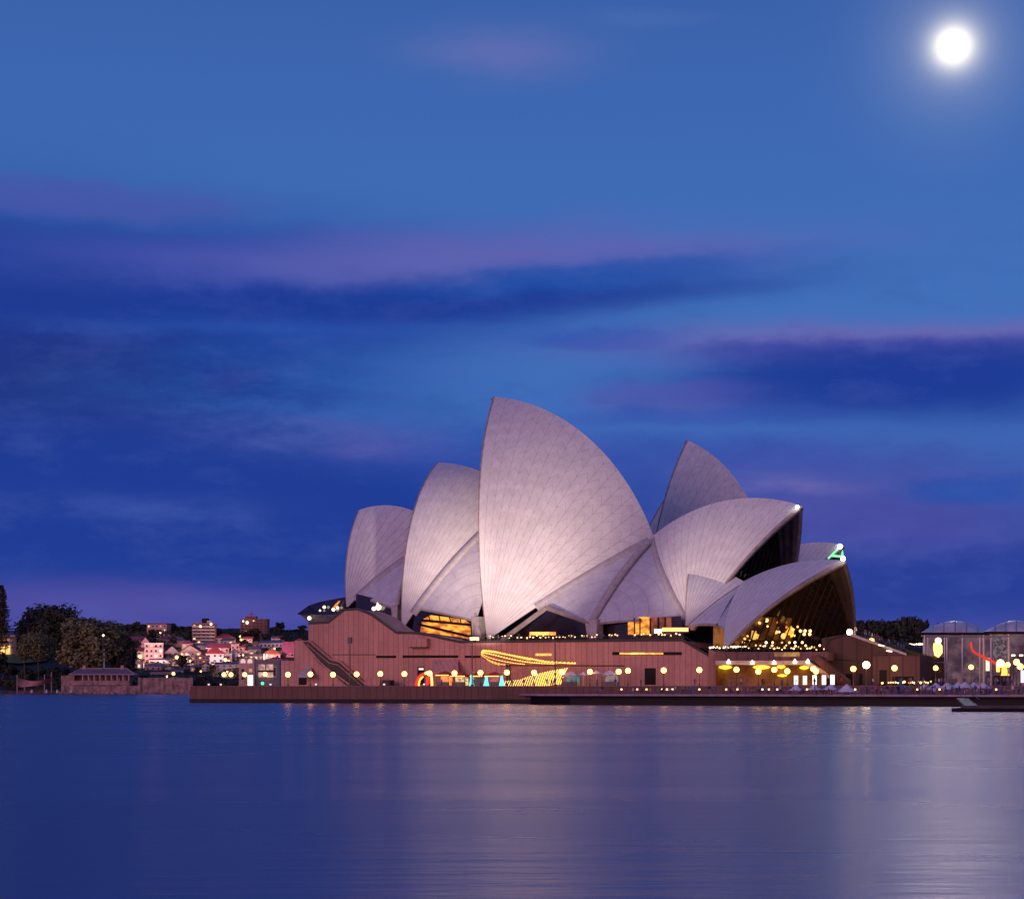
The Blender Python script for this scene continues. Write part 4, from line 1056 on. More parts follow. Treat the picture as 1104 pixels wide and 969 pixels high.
def tree_at(meshes, loc, label, rz=0.0, sc=(1, 1, 1), name='tree', group=None):
    t = thing(name, label, 'tree', loc, rz, group); t.scale = sc
    for me, nm in zip(meshes, ('crown', 'trunk')):
        o = bpy.data.objects.new(nm, me); COL.objects.link(o); o.parent = t
    return t

WHITEW = pmat('painted_white_wall', (.66, .60, .58), .7, .3, 0, .1, .8); CREAMW = pmat('cream_wall', (.58, .46, .38), .75, .3, 0, .12, .8)
PINKW = pmat('pink_wall', (.56, .33, .32), .75, .3, 0, .12, .8); BRICKW = pmat('brown_brick_wall', (.26, .13, .11), .85, .2, 0, .2, 1.2)
MAGW = pmat('magenta_wall', (.46, .13, .20), .75, .2, 0, .12, .8); GREYW = pmat('grey_wall', (.22, .19, .22), .75, .2, 0, .15, .8)
REDR = pmat('red_tile_roof', (.50, .085, .075), .75, .2, 0, .18, 1.0); ORR = pmat('orange_tile_roof', (.58, .17, .09), .75, .2, 0, .18, 1.0)
PLUMR = pmat('plum_roof', (.36, .095, .13), .75, .2, 0, .15, 1.0); SLATE = pmat('purple_slate_roof', (.20, .16, .20), .6, .3, 0, .15, 1.0)
WDARK = pmat('dark_window_glass', (.03, .025, .035), .15, .6); WLIT = emat('lit_house_window', (1.0, .66, .28), 1.5, False); WWARM = emat('dim_lit_window', (.9, .45, .25), .4, False)
HOUSES = {}
def house(key, x0, x1, ytop, yeave, ybase, roof, rmat, wmat, label, floors=1, lit=.12, rot=None, chim=0, depth=.8, Y=None, balcony=False, name='house', cat='house', group='houses on the far hillside', cols=None):
    rnd = random.Random(key)
    g = G((x0+x1)/2, ybase) if Y is None else P((x0+x1)/2, ybase, Y)
    s = g.y/FPX; W = (x1-x0)*s; H = (ybase-yeave)*s; RH = (yeave-ytop)*s; D = max(4, W*depth)
    rz = rnd.uniform(-.22, .22) if rot is None else rot
    t = thing(name, label, cat, g, rz, group); HOUSES[key] = (g, (x0+x1)/2, (ytop+ybase)/2)
    R = Matrix.Rotation(rz, 3, 'Z'); q = lambda x, y, z: g+R @ Vector((x, y, z))
    MB().box(q(0, D/2, H/2-1.5), (W, D, H+3), rz).build('wall', wmat, t)
    ov = .45 if roof != 'flat' else .15
    w, y0, y1 = W/2+ov, -ov, D+ov
    m = MB()
    if roof == 'hip':
        rl = max(.1, w-(y1-y0)/2*.9) if w > (y1-y0)/2*.9 else w*.15
        v = [q(-w, y0, H), q(w, y0, H), q(w, y1, H), q(-w, y1, H), q(-rl, (y0+y1)/2, H+RH), q(rl, (y0+y1)/2, H+RH)]
        m.add(v+[p-Vector((0, 0, .2)) for p in v[:4]], [(0, 1, 5, 4), (1, 2, 5), (2, 3, 4, 5), (3, 0, 4), (0, 6, 7, 1), (1, 7, 8, 2), (2, 8, 9, 3), (3, 9, 6, 0), (6, 9, 8, 7)])
    elif roof == 'gable':     # gable end towards the water
        v = [q(-w, y0, H), q(w, y0, H), q(0, y0, H+RH), q(-w, y1, H), q(w, y1, H), q(0, y1, H+RH)]
        m.add(v, [(0, 2, 5, 3), (2, 1, 4, 5), (0, 3, 4, 1)])
        MB().prism([q(-W/2, -.02, H), q(W/2, -.02, H), q(0, -.02, H+RH*.93)], R @ Vector((0, .3, 0))).build('gable_wall', wmat, t)
    elif roof == 'side':      # ridge parallel to the shore
        v = [q(-w, y0, H), q(w, y0, H), q(w, y1, H), q(-w, y1, H), q(-w, (y0+y1)/2, H+RH), q(w, (y0+y1)/2, H+RH)]
        m.add(v, [(0, 1, 5, 4), (1, 2, 5), (2, 3, 4, 5), (3, 0, 4), (0, 3, 2, 1)])
    else:
        m.box(q(0, D/2, H+RH/2), (W+.3, D+.3, max(.3, RH)), rz)
    rf = m.build('roof', rmat, t)
    for c in range(chim):
        x = W*(-.28+.5*c); MB().box(q(x, D*.5, H+RH*.7+.9), (.9, .9, 2.2), rz).build('chimney', wmat if wmat is not GREYW else BRICKW, rf)
    cols = cols or max(2, min(7, int(W/3.0))); fh = H/floors
    for f in range(floors):
        if balcony: MB().box(q(0, -.55, f*fh+.45), (W*.94, 1.1, .75), rz).build('balcony', WHITEW if wmat is BRICKW else wmat, t)
        for c in range(cols):
            x = -W/2+W*(c+.5)/cols; k = rnd.random(); ww, wh = W/cols*(.62 if balcony else .46), fh*(.55 if balcony else .46)
            mt = WLIT if k < lit*.5 else WWARM if k < lit else WDARK
            wn = MB().box(q(x, -.02, f*fh+fh*.56), (ww, .12, wh), rz).build('window', WHITEW if name != 'apartment_block' else BRICKW, t)
            MB().box(q(x, -.09, f*fh+fh*.56), (ww*.82, .06, wh*.82), rz).build('pane', mt, wn)
    return t
H_ = house
H_(1, 134, 152.5, 685.5, 691, 697.5, 'side', PLUMR, PINKW, 'long low house with a plum red roof right of the big fig trees')
H_(2, 152.5, 161, 686.5, 692, 699, 'gable', PLUMR, PINKW, 'narrow mauve gabled cottage at the end of the long plum roof')
H_(3, 158, 180, 671.5, 673, 682, 'flat', BRICKW, PINKW, 'brownish hilltop mansion with two bright lamps on the skyline', 2, .25, cols=5)
H_(4, 170.5, 190.5, 685.5, 689, 693.5, 'side', PLUMR, PINKW, 'low pink villa with a chimney below the hilltop mansion', 1, .2, None, 1)
H_(5, 156, 175.5, 693, 694, 715, 'flat', WHITEW, PINKW, 'tall terraced apartment house with pink balconies and a yellow top light', 4, .3, .12, 0, .6, None, True, cols=4)
H_(6, 147, 160, 699, 702, 712, 'side', REDR, WHITEW, 'white flats with a red roof and a yellow lamp left of the terraced apartments', 2, .35, .1)
H_(7, 141, 153, 709, 714, 722.5, 'gable', ORR, WHITEW, 'orange gable-roofed white house next to the big tree', 1, .4, -.1)
H_(8, 178, 193, 696, 703, 710.5, 'gable', REDR, WHITEW, 'left house of the pair with bright red gabled roofs', 2, .2, .15)
H_(9, 193, 217, 695, 703, 712, 'gable', REDR, CREAMW, 'right and larger house of the pair with bright red gabled roofs', 2, .2, -.12)
H_(10, 210, 225.5, 706, 707.5, 723, 'flat', ORR, PINKW, 'salmon pink apartment block below the bright red gables', 4, .25, .1, 0, .7, None, True, cols=4)
H_(11, 161, 186, 709, 711.5, 716, 'side', SLATE, WHITEW, 'low white house stretched out below the red gabled pair', 1, .2)
H_(12, 178, 186, 718.5, 720.5, 724, 'gable', WHITEW, WHITEW, 'small white gabled boathouse above the sandstone wall', 1, .1, 0)
H_(13, 156, 174, 715, 718, 724, 'hip', SLATE, PINKW, 'grey mauve hip-roofed house above the sandstone wall', 1, .1)
H_(14, 162, 189, 724, 725.3, 729, 'flat', SLATE, GREYW, 'long dark low shed with a yellow lamp above the sandstone wall', 1, .05, 0)
H_(15, 207, 232, 671.5, 672.5, 694, 'flat', BRICKW, BRICKW, 'dark brick apartment tower with white balcony bands and a stepped top', 6, .12, .05, 0, .6, None, True, name='apartment_block', cat='apartment block', group='apartment blocks on the skyline', cols=5)
t15 = [o for o in COL.objects if o.get('label', '').startswith('dark brick apartment tower')][0]
g = HOUSES[15][0]; s_ = g.y/FPX
MB().box(P(221.5, 669.5, g.y+6), (7*s_, 6, 6*s_), .05).build('lift_tower', SLOT, t15)
MB().box(P(226, 671, g.y+5), (5*s_, 5, 3.5*s_), .05).build('roof_room', WHITEW, t15)
for x, y in ((216, 675), (227.5, 672.5)): bulb(P(x, y, g.y-3), .8, BULBW, t15, 'lamp')
H_(16, 231, 253, 683, 687.5, 693, 'hip', REDR, WHITEW, 'white house with a low red hip roof below the dark brick tower', 1, .1, .05)
H_(17, 259, 288, 667, 667.8, 685, 'flat', BRICKW, BRICKW, 'broad red-brown brick apartment block with a roof hut and red mast', 6, .04, -.08, 0, .5, None, False, name='apartment_block', cat='apartment block', group='apartment blocks on the skyline', cols=7)
t17 = [o for o in COL.objects if o.get('label', '').startswith('broad red-brown brick')][0]
g = HOUSES[17][0]; s_ = g.y/FPX
MB().box(P(271, 666, g.y+6), (12*s_, 6, 3.5*s_), -.08).build('roof_hut', BRICKW, t17)
MB().tube([P(271, 664.5, g.y+6), P(271, 658.5, g.y+6)], .25, 5).build('mast', REDC, t17)
m_ = MB(); m_.tube([P(268.5, 662, g.y+6), P(273.5, 662, g.y+6)], .3, 5); m_.build('mast_crossbar', REDC, t17)
bulb(P(266.5, 671, g.y-2), 1.0, BULBW, t17, 'lamp'); bulb(P(262.2, 669.5, g.y-2), .6, BULBW, t17, 'lamp')
H_(18, 211, 236, 691.5, 696, 701, 'hip', SLATE, GREYW, 'house with a wide purple slate roof below the dark brick tower', 1, .05)
H_(19, 224, 247, 693, 698.5, 703, 'side', PLUMR, PINKW, 'house with a long dull red roof right of the purple slate roof', 1, .1)
H_(20, 222, 241, 698, 704.5, 715, 'hip', REDR, WHITEW, 'white house with a vivid red hip roof and bright eaves', 2, .2, .1)
H_(21, 249, 258, 692.5, 694, 703, 'side', ORR, PINKW, 'small pink house with a dark arched doorway above the red gable', 1, 0, 0)
H_(22, 246.5, 259, 699, 706, 712, 'gable', REDR, WHITEW, 'white house with a steep vivid red gable near the arched building', 1, .1, .2)
H_(23, 279.5, 305, 690, 693, 699, 'side', SLATE, WHITEW, 'long white house with dark openings below the brick block', 1, .05, -.05, cols=6)
H_(24, 284, 302, 699.5, 705, 710, 'hip', ORR, PINKW, 'house with an orange pink roof above the dark-framed building', 1, .25)
H_(25, 304.5, 318.5, 691.5, 703, 709, 'side', MAGW, MAGW, 'magenta house half hidden by the left end of the granite podium', 1, .1, 0)
H_(26, 263, 284, 704.5, 706.5, 712, 'flat', GREYW, CREAMW, 'low shop with yellow lit windows behind the arched building', 1, .95, 0)
H_(27, 232, 258, 713.5, 716, 724, 'side', SLATE, WHITEW, 'broken-up white and mauve house behind the two yellow lamps', 2, .15)
H_(28, 126, 134, 680, 684, 691, 'side', PLUMR, WHITEW, 'small house with a plum roof just over the big fig tree', 1, .1)
H_(29, 186, 196, 711.5, 713.5, 719, 'side', SLATE, PINKW, 'small pink house between the low white house and the salmon block', 1, .2)
H_(30, 290, 304, 708, 710, 716, 'hip', PLUMR, PINKW, 'pink house with a plum hip roof beside the dark-framed building', 1, .2)
H_(31, 236, 250, 704, 706.5, 714, 'flat', WHITEW, PINKW, 'pale pink flats between the vivid hip roof and the steep red gable', 2, .25, 0)
H_(32, 205, 215, 717, 719, 725, 'side', SLATE, PINKW, 'low mauve cottage below the salmon apartment block', 1, .25)
HN = {1: 'long plum-roofed house', 2: 'mauve gabled cottage', 3: 'hilltop mansion', 4: 'low pink villa', 5: 'terraced apartment house', 6: 'white flats', 7: 'orange-gabled house', 8: 'left red-gabled house', 9: 'right red-gabled house', 10: 'salmon apartment block', 11: 'low white house', 12: 'white boathouse', 13: 'grey mauve house', 14: 'long dark shed', 15: 'dark brick tower', 16: 'white house with low red hip roof', 17: 'broad brick block', 18: 'purple slate roof', 19: 'dull red roof', 20: 'vivid red hip roof', 21: 'pink house with dark arch', 22: 'steep red gable', 23: 'long white house', 24: 'orange pink roof', 25: 'magenta house', 26: 'low lit shop', 27: 'white mauve house', 28: 'small plum-roofed house', 29: 'small pink house', 30: 'plum hip roof', 31: 'pale pink flats', 32: 'low mauve cottage', 33: 'arched building', 34: 'dark-framed building', 35: 'red-roofed pink house by the fig', 36: 'grey-roofed pink house', 37: 'plum-roofed cream house', 38: 'orange-roofed cottage', 39: 'plum hip-roofed house', 40: 'slate-roofed white house', 41: 'plum-roofed pink house', 42: 'slate-roofed cream house', 43: 'mauve slope house', 44: 'narrow white gabled house', 45: 'plum-roofed magenta cottage', 46: 'small orange gable', 47: 'red hip-roofed white house', 48: 'red-roofed cream house', 49: 'orange hip-roofed house', 50: 'low white boatshed'}
MORE = [(35, 139, 148, 698, 702, 708, 'side', REDR, PINKW, 'red-roofed pink house between the big fig and the white flats'), (36, 186, 199, 686.5, 690.5, 696, 'hip', SLATE, PINKW, 'grey-roofed pink house right of the low pink villa'),
 (37, 196, 208, 690, 693.5, 699, 'hip', PLUMR, CREAMW, 'plum-roofed cream house left of the purple slate roof'), (38, 160, 171, 716, 718, 723, 'side', ORR, CREAMW, 'small orange-roofed cottage left of the white gabled boathouse'),
 (39, 175, 186, 700.5, 703.5, 709, 'hip', PLUMR, PINKW, 'plum hip-roofed house right of the terraced apartment house'), (40, 240, 252, 687.5, 690.5, 696, 'side', SLATE, WHITEW, 'slate-roofed white house below the low red hip roof'),
 (41, 257, 268, 694, 697.5, 703, 'hip', PLUMR, PINKW, 'plum-roofed pink house below the lamps at the brick block'), (42, 268, 281, 696.5, 700, 706, 'side', SLATE, CREAMW, 'slate-roofed cream house left of the long white house'),
 (43, 292, 305, 685.5, 688, 693, 'side', SLATE, PINKW, 'mauve house on the slope above the long white house'), (44, 217, 226, 715, 717.5, 724, 'gable', SLATE, WHITEW, 'narrow white gabled house right of the salmon apartment block'),
 (45, 300, 310, 711, 714, 722, 'side', PLUMR, MAGW, 'plum-roofed magenta cottage just left of the granite podium'), (46, 197, 206, 703, 707, 714, 'gable', ORR, WHITEW, 'small orange gable tucked under the larger red gable'),
 (47, 302, 312, 697.5, 701, 706, 'hip', REDR, WHITEW, 'white house with a red hip roof left of the magenta house'), (48, 262, 272, 686, 688.5, 693.5, 'side', REDR, CREAMW, 'red-roofed cream house right under the brick block'),
 (49, 145, 155, 689.5, 692.5, 698, 'hip', ORR, PINKW, 'orange hip-roofed house below the long plum roof'), (50, 184, 197, 720.5, 722.5, 727, 'side', SLATE, WHITEW, 'low white boatshed over the right part of the sea wall')]
MORE += [(51, 165, 176, 697.5, 700.5, 706, 'hip', REDR, CREAMW, 'red hip-roofed house squeezed above the plum hip roof by the terraces'), (52, 188, 199, 706.5, 709, 713, 'side', ORR, PINKW, 'low orange-roofed terrace directly under the left red gable'),
 (53, 214, 222, 700, 703, 708, 'gable', PLUMR, WHITEW, 'narrow plum-gabled white house just left of the vivid hip roof'), (54, 258, 266, 712, 714, 719, 'side', REDR, PINKW, 'little red-roofed lean-to on the left of the arched building'),
 (55, 270, 280, 691, 694, 698.5, 'hip', ORR, WHITEW, 'orange-roofed white cottage under the brick block\'s right half'), (56, 300, 309, 689, 691.5, 697, 'gable', REDR, PINKW, 'red-gabled pink cottage right of the mauve slope house'),
 (57, 173, 182, 704, 706.5, 711, 'side', REDR, WHITEW, 'red-roofed white cottage right below the plum hip roof'), (58, 226, 234, 717, 719.5, 725, 'hip', REDR, PINKW, 'small red hip-roofed pink house left of the white mauve house'),
 (59, 246, 256, 696, 698.5, 702, 'side', REDR, CREAMW, 'red-roofed strip house directly over the steep red gable'), (60, 141, 150, 700, 703, 708, 'gable', PLUMR, PINKW, 'plum-gabled pink house closest to the broad fig crown'),
 (61, 210, 219, 685.5, 688, 693, 'side', PLUMR, PINKW, 'plum-roofed pink house at the left foot of the dark brick tower'), (62, 286, 296, 704, 706, 710, 'side', REDR, WHITEW, 'red-roofed white bungalow above the bright picture window'),
 (63, 318, 327, 688, 690.5, 696, 'hip', REDR, PINKW, 'red hip-roofed pink house peeping over the outer podium steps'), (64, 194, 203, 715, 717.5, 722, 'gable', REDR, CREAMW, 'red-gabled cream house left of the low mauve cottage')]
for k_, v_ in ((51, 'squeezed red hip roof'), (52, 'low orange terrace'), (53, 'narrow plum gable'), (54, 'red lean-to'), (55, 'orange-roofed white cottage'), (56, 'red-gabled pink cottage'), (57, 'red-roofed white cottage'), (58, 'small red hip roof'), (59, 'red strip house'), (60, 'plum-gabled pink house'), (61, 'plum-roofed house by the tower'), (62, 'red-roofed bungalow'), (63, 'house over the podium steps'), (64, 'red-gabled cream house')): HN[k_] = v_
for a in MORE: H_(*a, 2 if a[5]-a[4] > 5.8 else 1, .12)
# two special fronts near the shore behind the quay's left end
AB = H_(33, 257.5, 274.5, 709, 710, 736, 'flat', BRICKW, PINKW, 'pink building with two tall white arched windows', 3, .45, 0, 0, .5, 1136, name='arched_building', cat='building', group=None, cols=2)
g = P(266, 736, 1136); s_ = g.y/FPX
for x in (262, 269.5):
    c = P(x, 712.5, g.y-.6); r = 2.6*s_; m = MB(); pts = [c+Vector((-r, 0, -2.2*s_)), c+Vector((r, 0, -2.2*s_))]+[c+Vector((r*math.cos(a*math.pi/10), 0, r*math.sin(a*math.pi/10))) for a in range(11)]
    m.prism(pts, (0, .4, 0)); m.build('arched_window', emat('arch_glow', (.75, .55, .50), .75, False), AB)
DF = H_(34, 275.5, 301.5, 711, 713, 738, 'flat', GREYW, GREYW, 'dark-framed building with one large bright picture window', 1, 0, 0, 0, .5, 1132, name='boathouse', cat='building', group=None, cols=2)
g = P(288, 738, 1132)
MB().prism([P(x, y, 1131.4) for x, y in ((278.5, 716), (294.5, 716), (294.5, 730), (278.5, 730))], (0, .4, 0)).build('picture_window', litmat('picture_room', (.85, .5, .38), (.30, .15, .16), 1.0, .35), DF)
m = MB(); m.tube([P(278.5, 723.3, 1131.2), P(294.5, 723.3, 1131.2)], .5, 4); m.tube([P(286.5, 716, 1131.2), P(286.5, 730, 1131.2)], .25, 4); m.build('window_bar', DARK, DF)
t = thing('lit_sign_panel', 'tall pale green lit panel on the shore by the dark-framed building', 'light panel', P(269.5, 741, 1128))
MB().prism([P(x, y, 1128) for x, y in ((267, 727.5), (272.6, 727.5), (272.6, 738.8), (267, 738.8))], (0, .6, 0)).build('lit_panel', emat('pale_green_panel', (.85, 1, .62), 1.7, False), t)
MB().prism([P(x, y, 1128.8) for x, y in ((266.4, 726.9), (273.2, 726.9), (273.2, 740.5), (266.4, 740.5))], (0, .4, 0)).build('frame', DARK, t)
for x, y, l in ((241.5, 727, 'left yellow lamp of the pair on the shore before the white mauve house'), (249, 727, 'right yellow lamp of the pair on the shore before the white mauve house'), (263.8, 727, 'yellow lamp at the foot of the arched building'), (285.8, 726.6, 'double yellow lamp under the bright picture window')):
    lamp(x, y, l, rg=1.25, mat=BULB, zb=2.2, name='street_lamp', group='yellow street lamps on the far shore', Y=1126)
for x, y, r, l in ((151, 707.5, 1.4, 'yellow lamp on the white flats left of the terraced apartments'), (190.5, 708.3, 1.3, 'greenish yellow lamp below the bright red gables'), (187, 726, 1.2, 'yellow lamp at the right end of the long dark shed'), (243, 711, 1.2, 'greenish yellow lamp below the vivid red hip roof'), (203.3, 706.5, .8, 'upper of two small white lamps by the larger red gable'), (201, 709.4, .8, 'lower of two small white lamps by the larger red gable'), (259, 686, .9, 'upper lamp at the left foot of the brick block'), (260, 689.5, 1.0, 'lower lamp at the left foot of the brick block'), (173.5, 677, 1.0, 'lower left of two bright lamps on the hilltop mansion'), (176.5, 675, 1.0, 'upper right of two bright lamps on the hilltop mansion'), (161.5, 695.5, .9, 'yellow light under the roof of the terraced apartments'), (216.5, 723.5, .7, 'small orange lamp right of the salmon apartment block')):
    g = G(x, y+3.5); Yq = g.y-8
    lamp(x, y, l, rg=r*.8, mat=BULB, zb=hz(Yq), name='street_lamp', group='small lamps among the far houses', Y=Yq)
t = thing('green_lamp', 'small green lamp on the shore under the dark-framed building', 'lamp', flat(P(283, 740, 1124), 2)); bulb(P(283, 736.5, 1124), .9, emat('green_lamp', (.1, .9, .45), 1.6, False), t, 'globe'); MB().tube([flat(P(283, 740, 1124), 1.5), P(283, 737, 1124)], .12, 5).build('post', STEEL, t)

for px_, py_, e_ in ((150, 712, 9000), (168, 716, 9000), (190, 712, 9000), (205, 712, 9000), (222, 716, 9000), (243, 712, 9000), (262, 706, 9000), (288, 706, 9000), (160, 697, 8000), (232, 700, 8000), (296, 699, 8000), (245, 724, 5000), (180, 729, 5000), (173, 682, 5000), (216, 688, 6000), (262, 690, 6000), (200, 699, 7000)):  # lamps added to brighten the house fronts, aimed away from the water
    g_ = G(px_, py_+3); Yq = g_.y-16
    t = lamp(px_, py_, 'x', rg=.45, mat=BULB, zb=hz(Yq), name='street_lamp', group='added fill lamps among the far houses', Y=Yq)
    t['label'] = f'tiny added fill lamp in front of the {HN[min(HOUSES, key=lambda k: (HOUSES[k][1]-px_)**2+(HOUSES[k][2]-py_)**2)]}'
    l_ = bpy.data.lights.new('house_fill_light', 'SPOT'); l_.spot_size = math.radians(165); l_.spot_blend = .5; lo_ = bpy.data.objects.new('house_fill_light', l_); COL.objects.link(lo_); l_.energy = e_*2.4; l_.color = (1, .56, .55); l_.shadow_soft_size = .8
    lo_.rotation_euler = (math.radians(86), 0, 0); lo_.parent = t; lo_.location = (0, -1.0, max(2, P(px_, py_, Yq).z-hz(Yq)))
# sea wall and shore of the headland
def wallseg(x0, x1, y0, y1, Y, name, label, mat, d=3.0, cat='wall'):
    m = MB(); n = 24; rnd = random.Random(x0); rows = []
    pts = [P(x0+(x1-x0)*i/n, y0+rnd.uniform(-.35, .35), Y+rnd.uniform(-.4, .4)) for i in range(n+1)]
    tp = pts; bt = [flat(p, -1)+Vector((0, -.6, 0)) for p in pts]
    bk = [p+Vector((0, d, 0)) for p in tp]
    mid = [t_.lerp(b_, .5)+Vector((0, rnd.uniform(-.5, .4), 0)) for t_, b_ in zip(tp, bt)]
    m.grid([bk, tp, mid, bt]); o = m.build(name, mat, None, False, flat(P((x0+x1)/2, y1, Y), 0)); return tag(o, label, cat)
wallseg(149, 208, 730.5, 748, 1117, 'sea_wall', 'long sandstone sea wall below the far houses', SAND)
wallseg(66, 150, 739, 748, 1119, 'sea_wall', 'low sandstone sea wall in front of the cottage verandah', SAND)
wallseg(-40, 66, 744.5, 748, 1120, 'sea_wall', 'dark low sea wall at the left under the boatshed sail', pmat('dark_sandstone', (.12, .07, .075), .85, .2, 0, .4, .3))
rr = random.Random(3); m = MB()
for k in range(60):
    x = rr.uniform(60, 207); m.lathe([(.2, -.5), (rr.uniform(.5, 1.4), .1), (rr.uniform(.3, .8), rr.uniform(.6, 1.2)), (.05, 1.3)], P(x, 748, 1114+rr.uniform(-1, 1)).xy.to_3d(), 6)
tag(stuff(m.build('shore_rocks', SAND)), 'jumble of pale rocks along the foot of the sea walls', 'rocks')
# verandah cottage
cg = P(108, 739, 1124); s_ = 1124/FPX
t = thing('cottage', 'long low sandstone cottage with a pale verandah and two chimneys on the shore', 'cottage', cg)
W = 64*s_; H = 12.5*s_; q = lambda x, y, z: cg+Vector((x*s_, y, z*s_))
MB().box(q(0, 6.5, 6.5), (W*.96, 9, 13*s_), 0).build('wall', SAND, t)
m = MB(); v = [q(-33, -2.5, 12), q(38, -2.5, 12), q(38, 12, 12), q(-33, 12, 12), q(-23, 5, 18.5), q(27, 5, 18.5)]
m.add(v+[p-Vector((0, 0, .35)) for p in v[:4]], [(0, 1, 5, 4), (1, 2, 5), (2, 3, 4, 5), (3, 0, 4), (0, 6, 7, 1), (1, 7, 8, 2), (3, 9, 6, 0), (2, 8, 9, 3)])
rf = m.build('roof', SLATE, t)
m = MB(); m.tube([v[0]+Vector((0, -.05, 0)), v[1]+Vector((0, -.05, 0))], .28, 4); m.build('gutter', PINKW, t)
m = MB(); m.tube([v[4], v[5]], .35, 5); m.tube([v[4], v[0]], .25, 4); m.tube([v[5], v[1]], .25, 4); m.build('ridge_cap', PINKW, rf)
for x in (-19, 22): MB().box(q(x, 5, 20), (3.2*s_, 1.4, 4.2*s_)).build('chimney', PINKW, rf)
for k in range(9): MB().box(q(-18+k*6.2, -2.2, 8), (.6, .4, 8*s_)).build('post', PINKW, t)
for k in range(8): MB().box(q(-15+k*6.2, 1.9, 7.5), (3.2*s_, .2, 5*s_)).build('window', WDARK, t)
MB().box(q(2, -2.2, 3), (W*.95, .5, 5*s_)).build('verandah_base', SAND, t)
MB().box(q(-34, -1, 5.5), (14*s_, 3, 11*s_)).build('end_wall', SAND, t)
# boatshed with cloth sail, jetty bollards, flagpole
t = thing('boat_shelter', 'faded pink sail cloth slung between posts over a dark boatshed', 'shelter', flat(P(37, 746, 1122), 1))
rows = []
for j in range(7):
    r = []
    for i in range(15):
        u, v = i/14, j/6; x = 18.5+37*u; yt = 731.5-2*abs(2*u-1)**2+2.5*math.sin(u*3.14); yb = 740.5-(u*u)*4.5
        r.append(P(x, yt+(yb-yt)*v, 1118+4*math.sin(u*5)*(1-v)+3*v))
    rows.append(r)
m = MB(); m.grid(rows); m.grid([[p+Vector((0, .12, 0)) for p in r] for r in rows]); m.build('sail_cloth', pmat('faded_pink_cloth', (.44, .22, .21), .85, .1, 0, .2, .4), t, True)
for x, y in ((18.5, 727.5), (26.5, 740), (55.5, 724), (48, 727)): MB().tube([flat(P(x, 746, 1120), .5), P(x, y, 1120)], .28, 6).build('post', PINKW, t)
MB().box(P(38, 743.5, 1126), (22*s_, 3, 5*s_)).build('shed', DARK, t)
for i, x in enumerate((34.3, 50.3, 61.8, 77)):
    c = P(x, 746.8, 1110); t = thing('mooring_post', ('white mooring post under the sail cloth, leftmost', 'white mooring post below the right end of the sail cloth', 'white mooring post between the sail cloth and the cottage', 'white mooring post in front of the cottage, rightmost')[i], 'mooring post', flat(c, 0), 0, 'white mooring posts')
    MB().lathe([(.55, -1.5), (.55, .6)], flat(c, 0), 8).build('pile', HULL, t); MB().lathe([(.62, .6), (.62, 2.0), (.1, 2.5)], flat(c, 0), 8).build('cap', WHITEW, t)
g = G(112.3, 716); t = thing('flagpole', 'white flagpole standing before the big fig tree', 'flagpole', flat(P(112.3, 716, 1130), 2)); MB().tube([flat(P(112.3, 716, 1130), 1.5), P(112.3, 700.5, 1130)], .35, 6, 0, .25).build('pole', WHITEW, t); bulb(P(112.3, 700, 1130), .45, WHITEW, t, 'finial')
g = G(111, 688.5)
t = thing('street_lamp', 'small white lamp glinting inside the big fig tree', 'lamp post', flat(P(111, 700, 1126), 2)); MB().tube([flat(P(111, 700, 1126), 1.5), P(111, 687, 1126)], .2, 5).build('post', STEEL, t); bulb(P(111.3, 684.8, 1126), .6, BULBW, t, 'globe')
# house with lit verandah at the left edge, lawn, path lamp
g = G(2, 706); s_ = g.y/FPX
t = thing('villa', 'pale two-storey villa with golden lit verandah at the left edge', 'house', g)
q = lambda x, y, z: g+Vector((x*s_, y, z*s_))
MB().box(q(-12, 6, 10), (46*s_, 12, 24*s_)).build('wall', CREAMW, t)
m = MB(); v = [q(-37, -2, 20.5), q(15, -2, 20.5), q(15, 14, 20.5), q(-37, 14, 20.5), q(-24, 6, 31), q(-4, 6, 31)]
m.add(v, [(0, 1, 5, 4), (1, 2, 5), (2, 3, 4, 5), (3, 0, 4), (0, 3, 2, 1)]); m.build('roof', SLATE, t)
m = MB(); m.tube([v[0], v[1]], .35, 4); m.build('gutter', WHITEW, t)
MB().box(q(-9, -.4, 5.5), (36*s_, .5, 9.5*s_)).build('lit_verandah', litmat('gold_verandah', (1, .55, .12), (.75, .30, .08), 1.9, .3), t)
for k in range(6): MB().box(q(-18+k*5.6, -1.2, 6), (.5, .5, 11*s_)).build('post', WHITEW, t)
MB().box(q(-9, -1.2, 12), (38*s_, 1.6, 1.6*s_)).build('balcony_floor', WHITEW, t)
for k in range(4): MB().box(q(-8+k*5, -.2, 17), (2.4*s_, .3, 3.2*s_)).build('window', WWARM, t)
m = MB(); pts = [(-30, 712), (-30, 705.5), (8, 705.5), (30, 705.8), (52, 709.5), (50, 713), (20, 716)]
lw = MB(); lw.add([G(x, y)+Vector((0, 0, .6)) for x, y in pts], [tuple(range(len(pts)))]); struct(lw.build('lawn', GRASS))

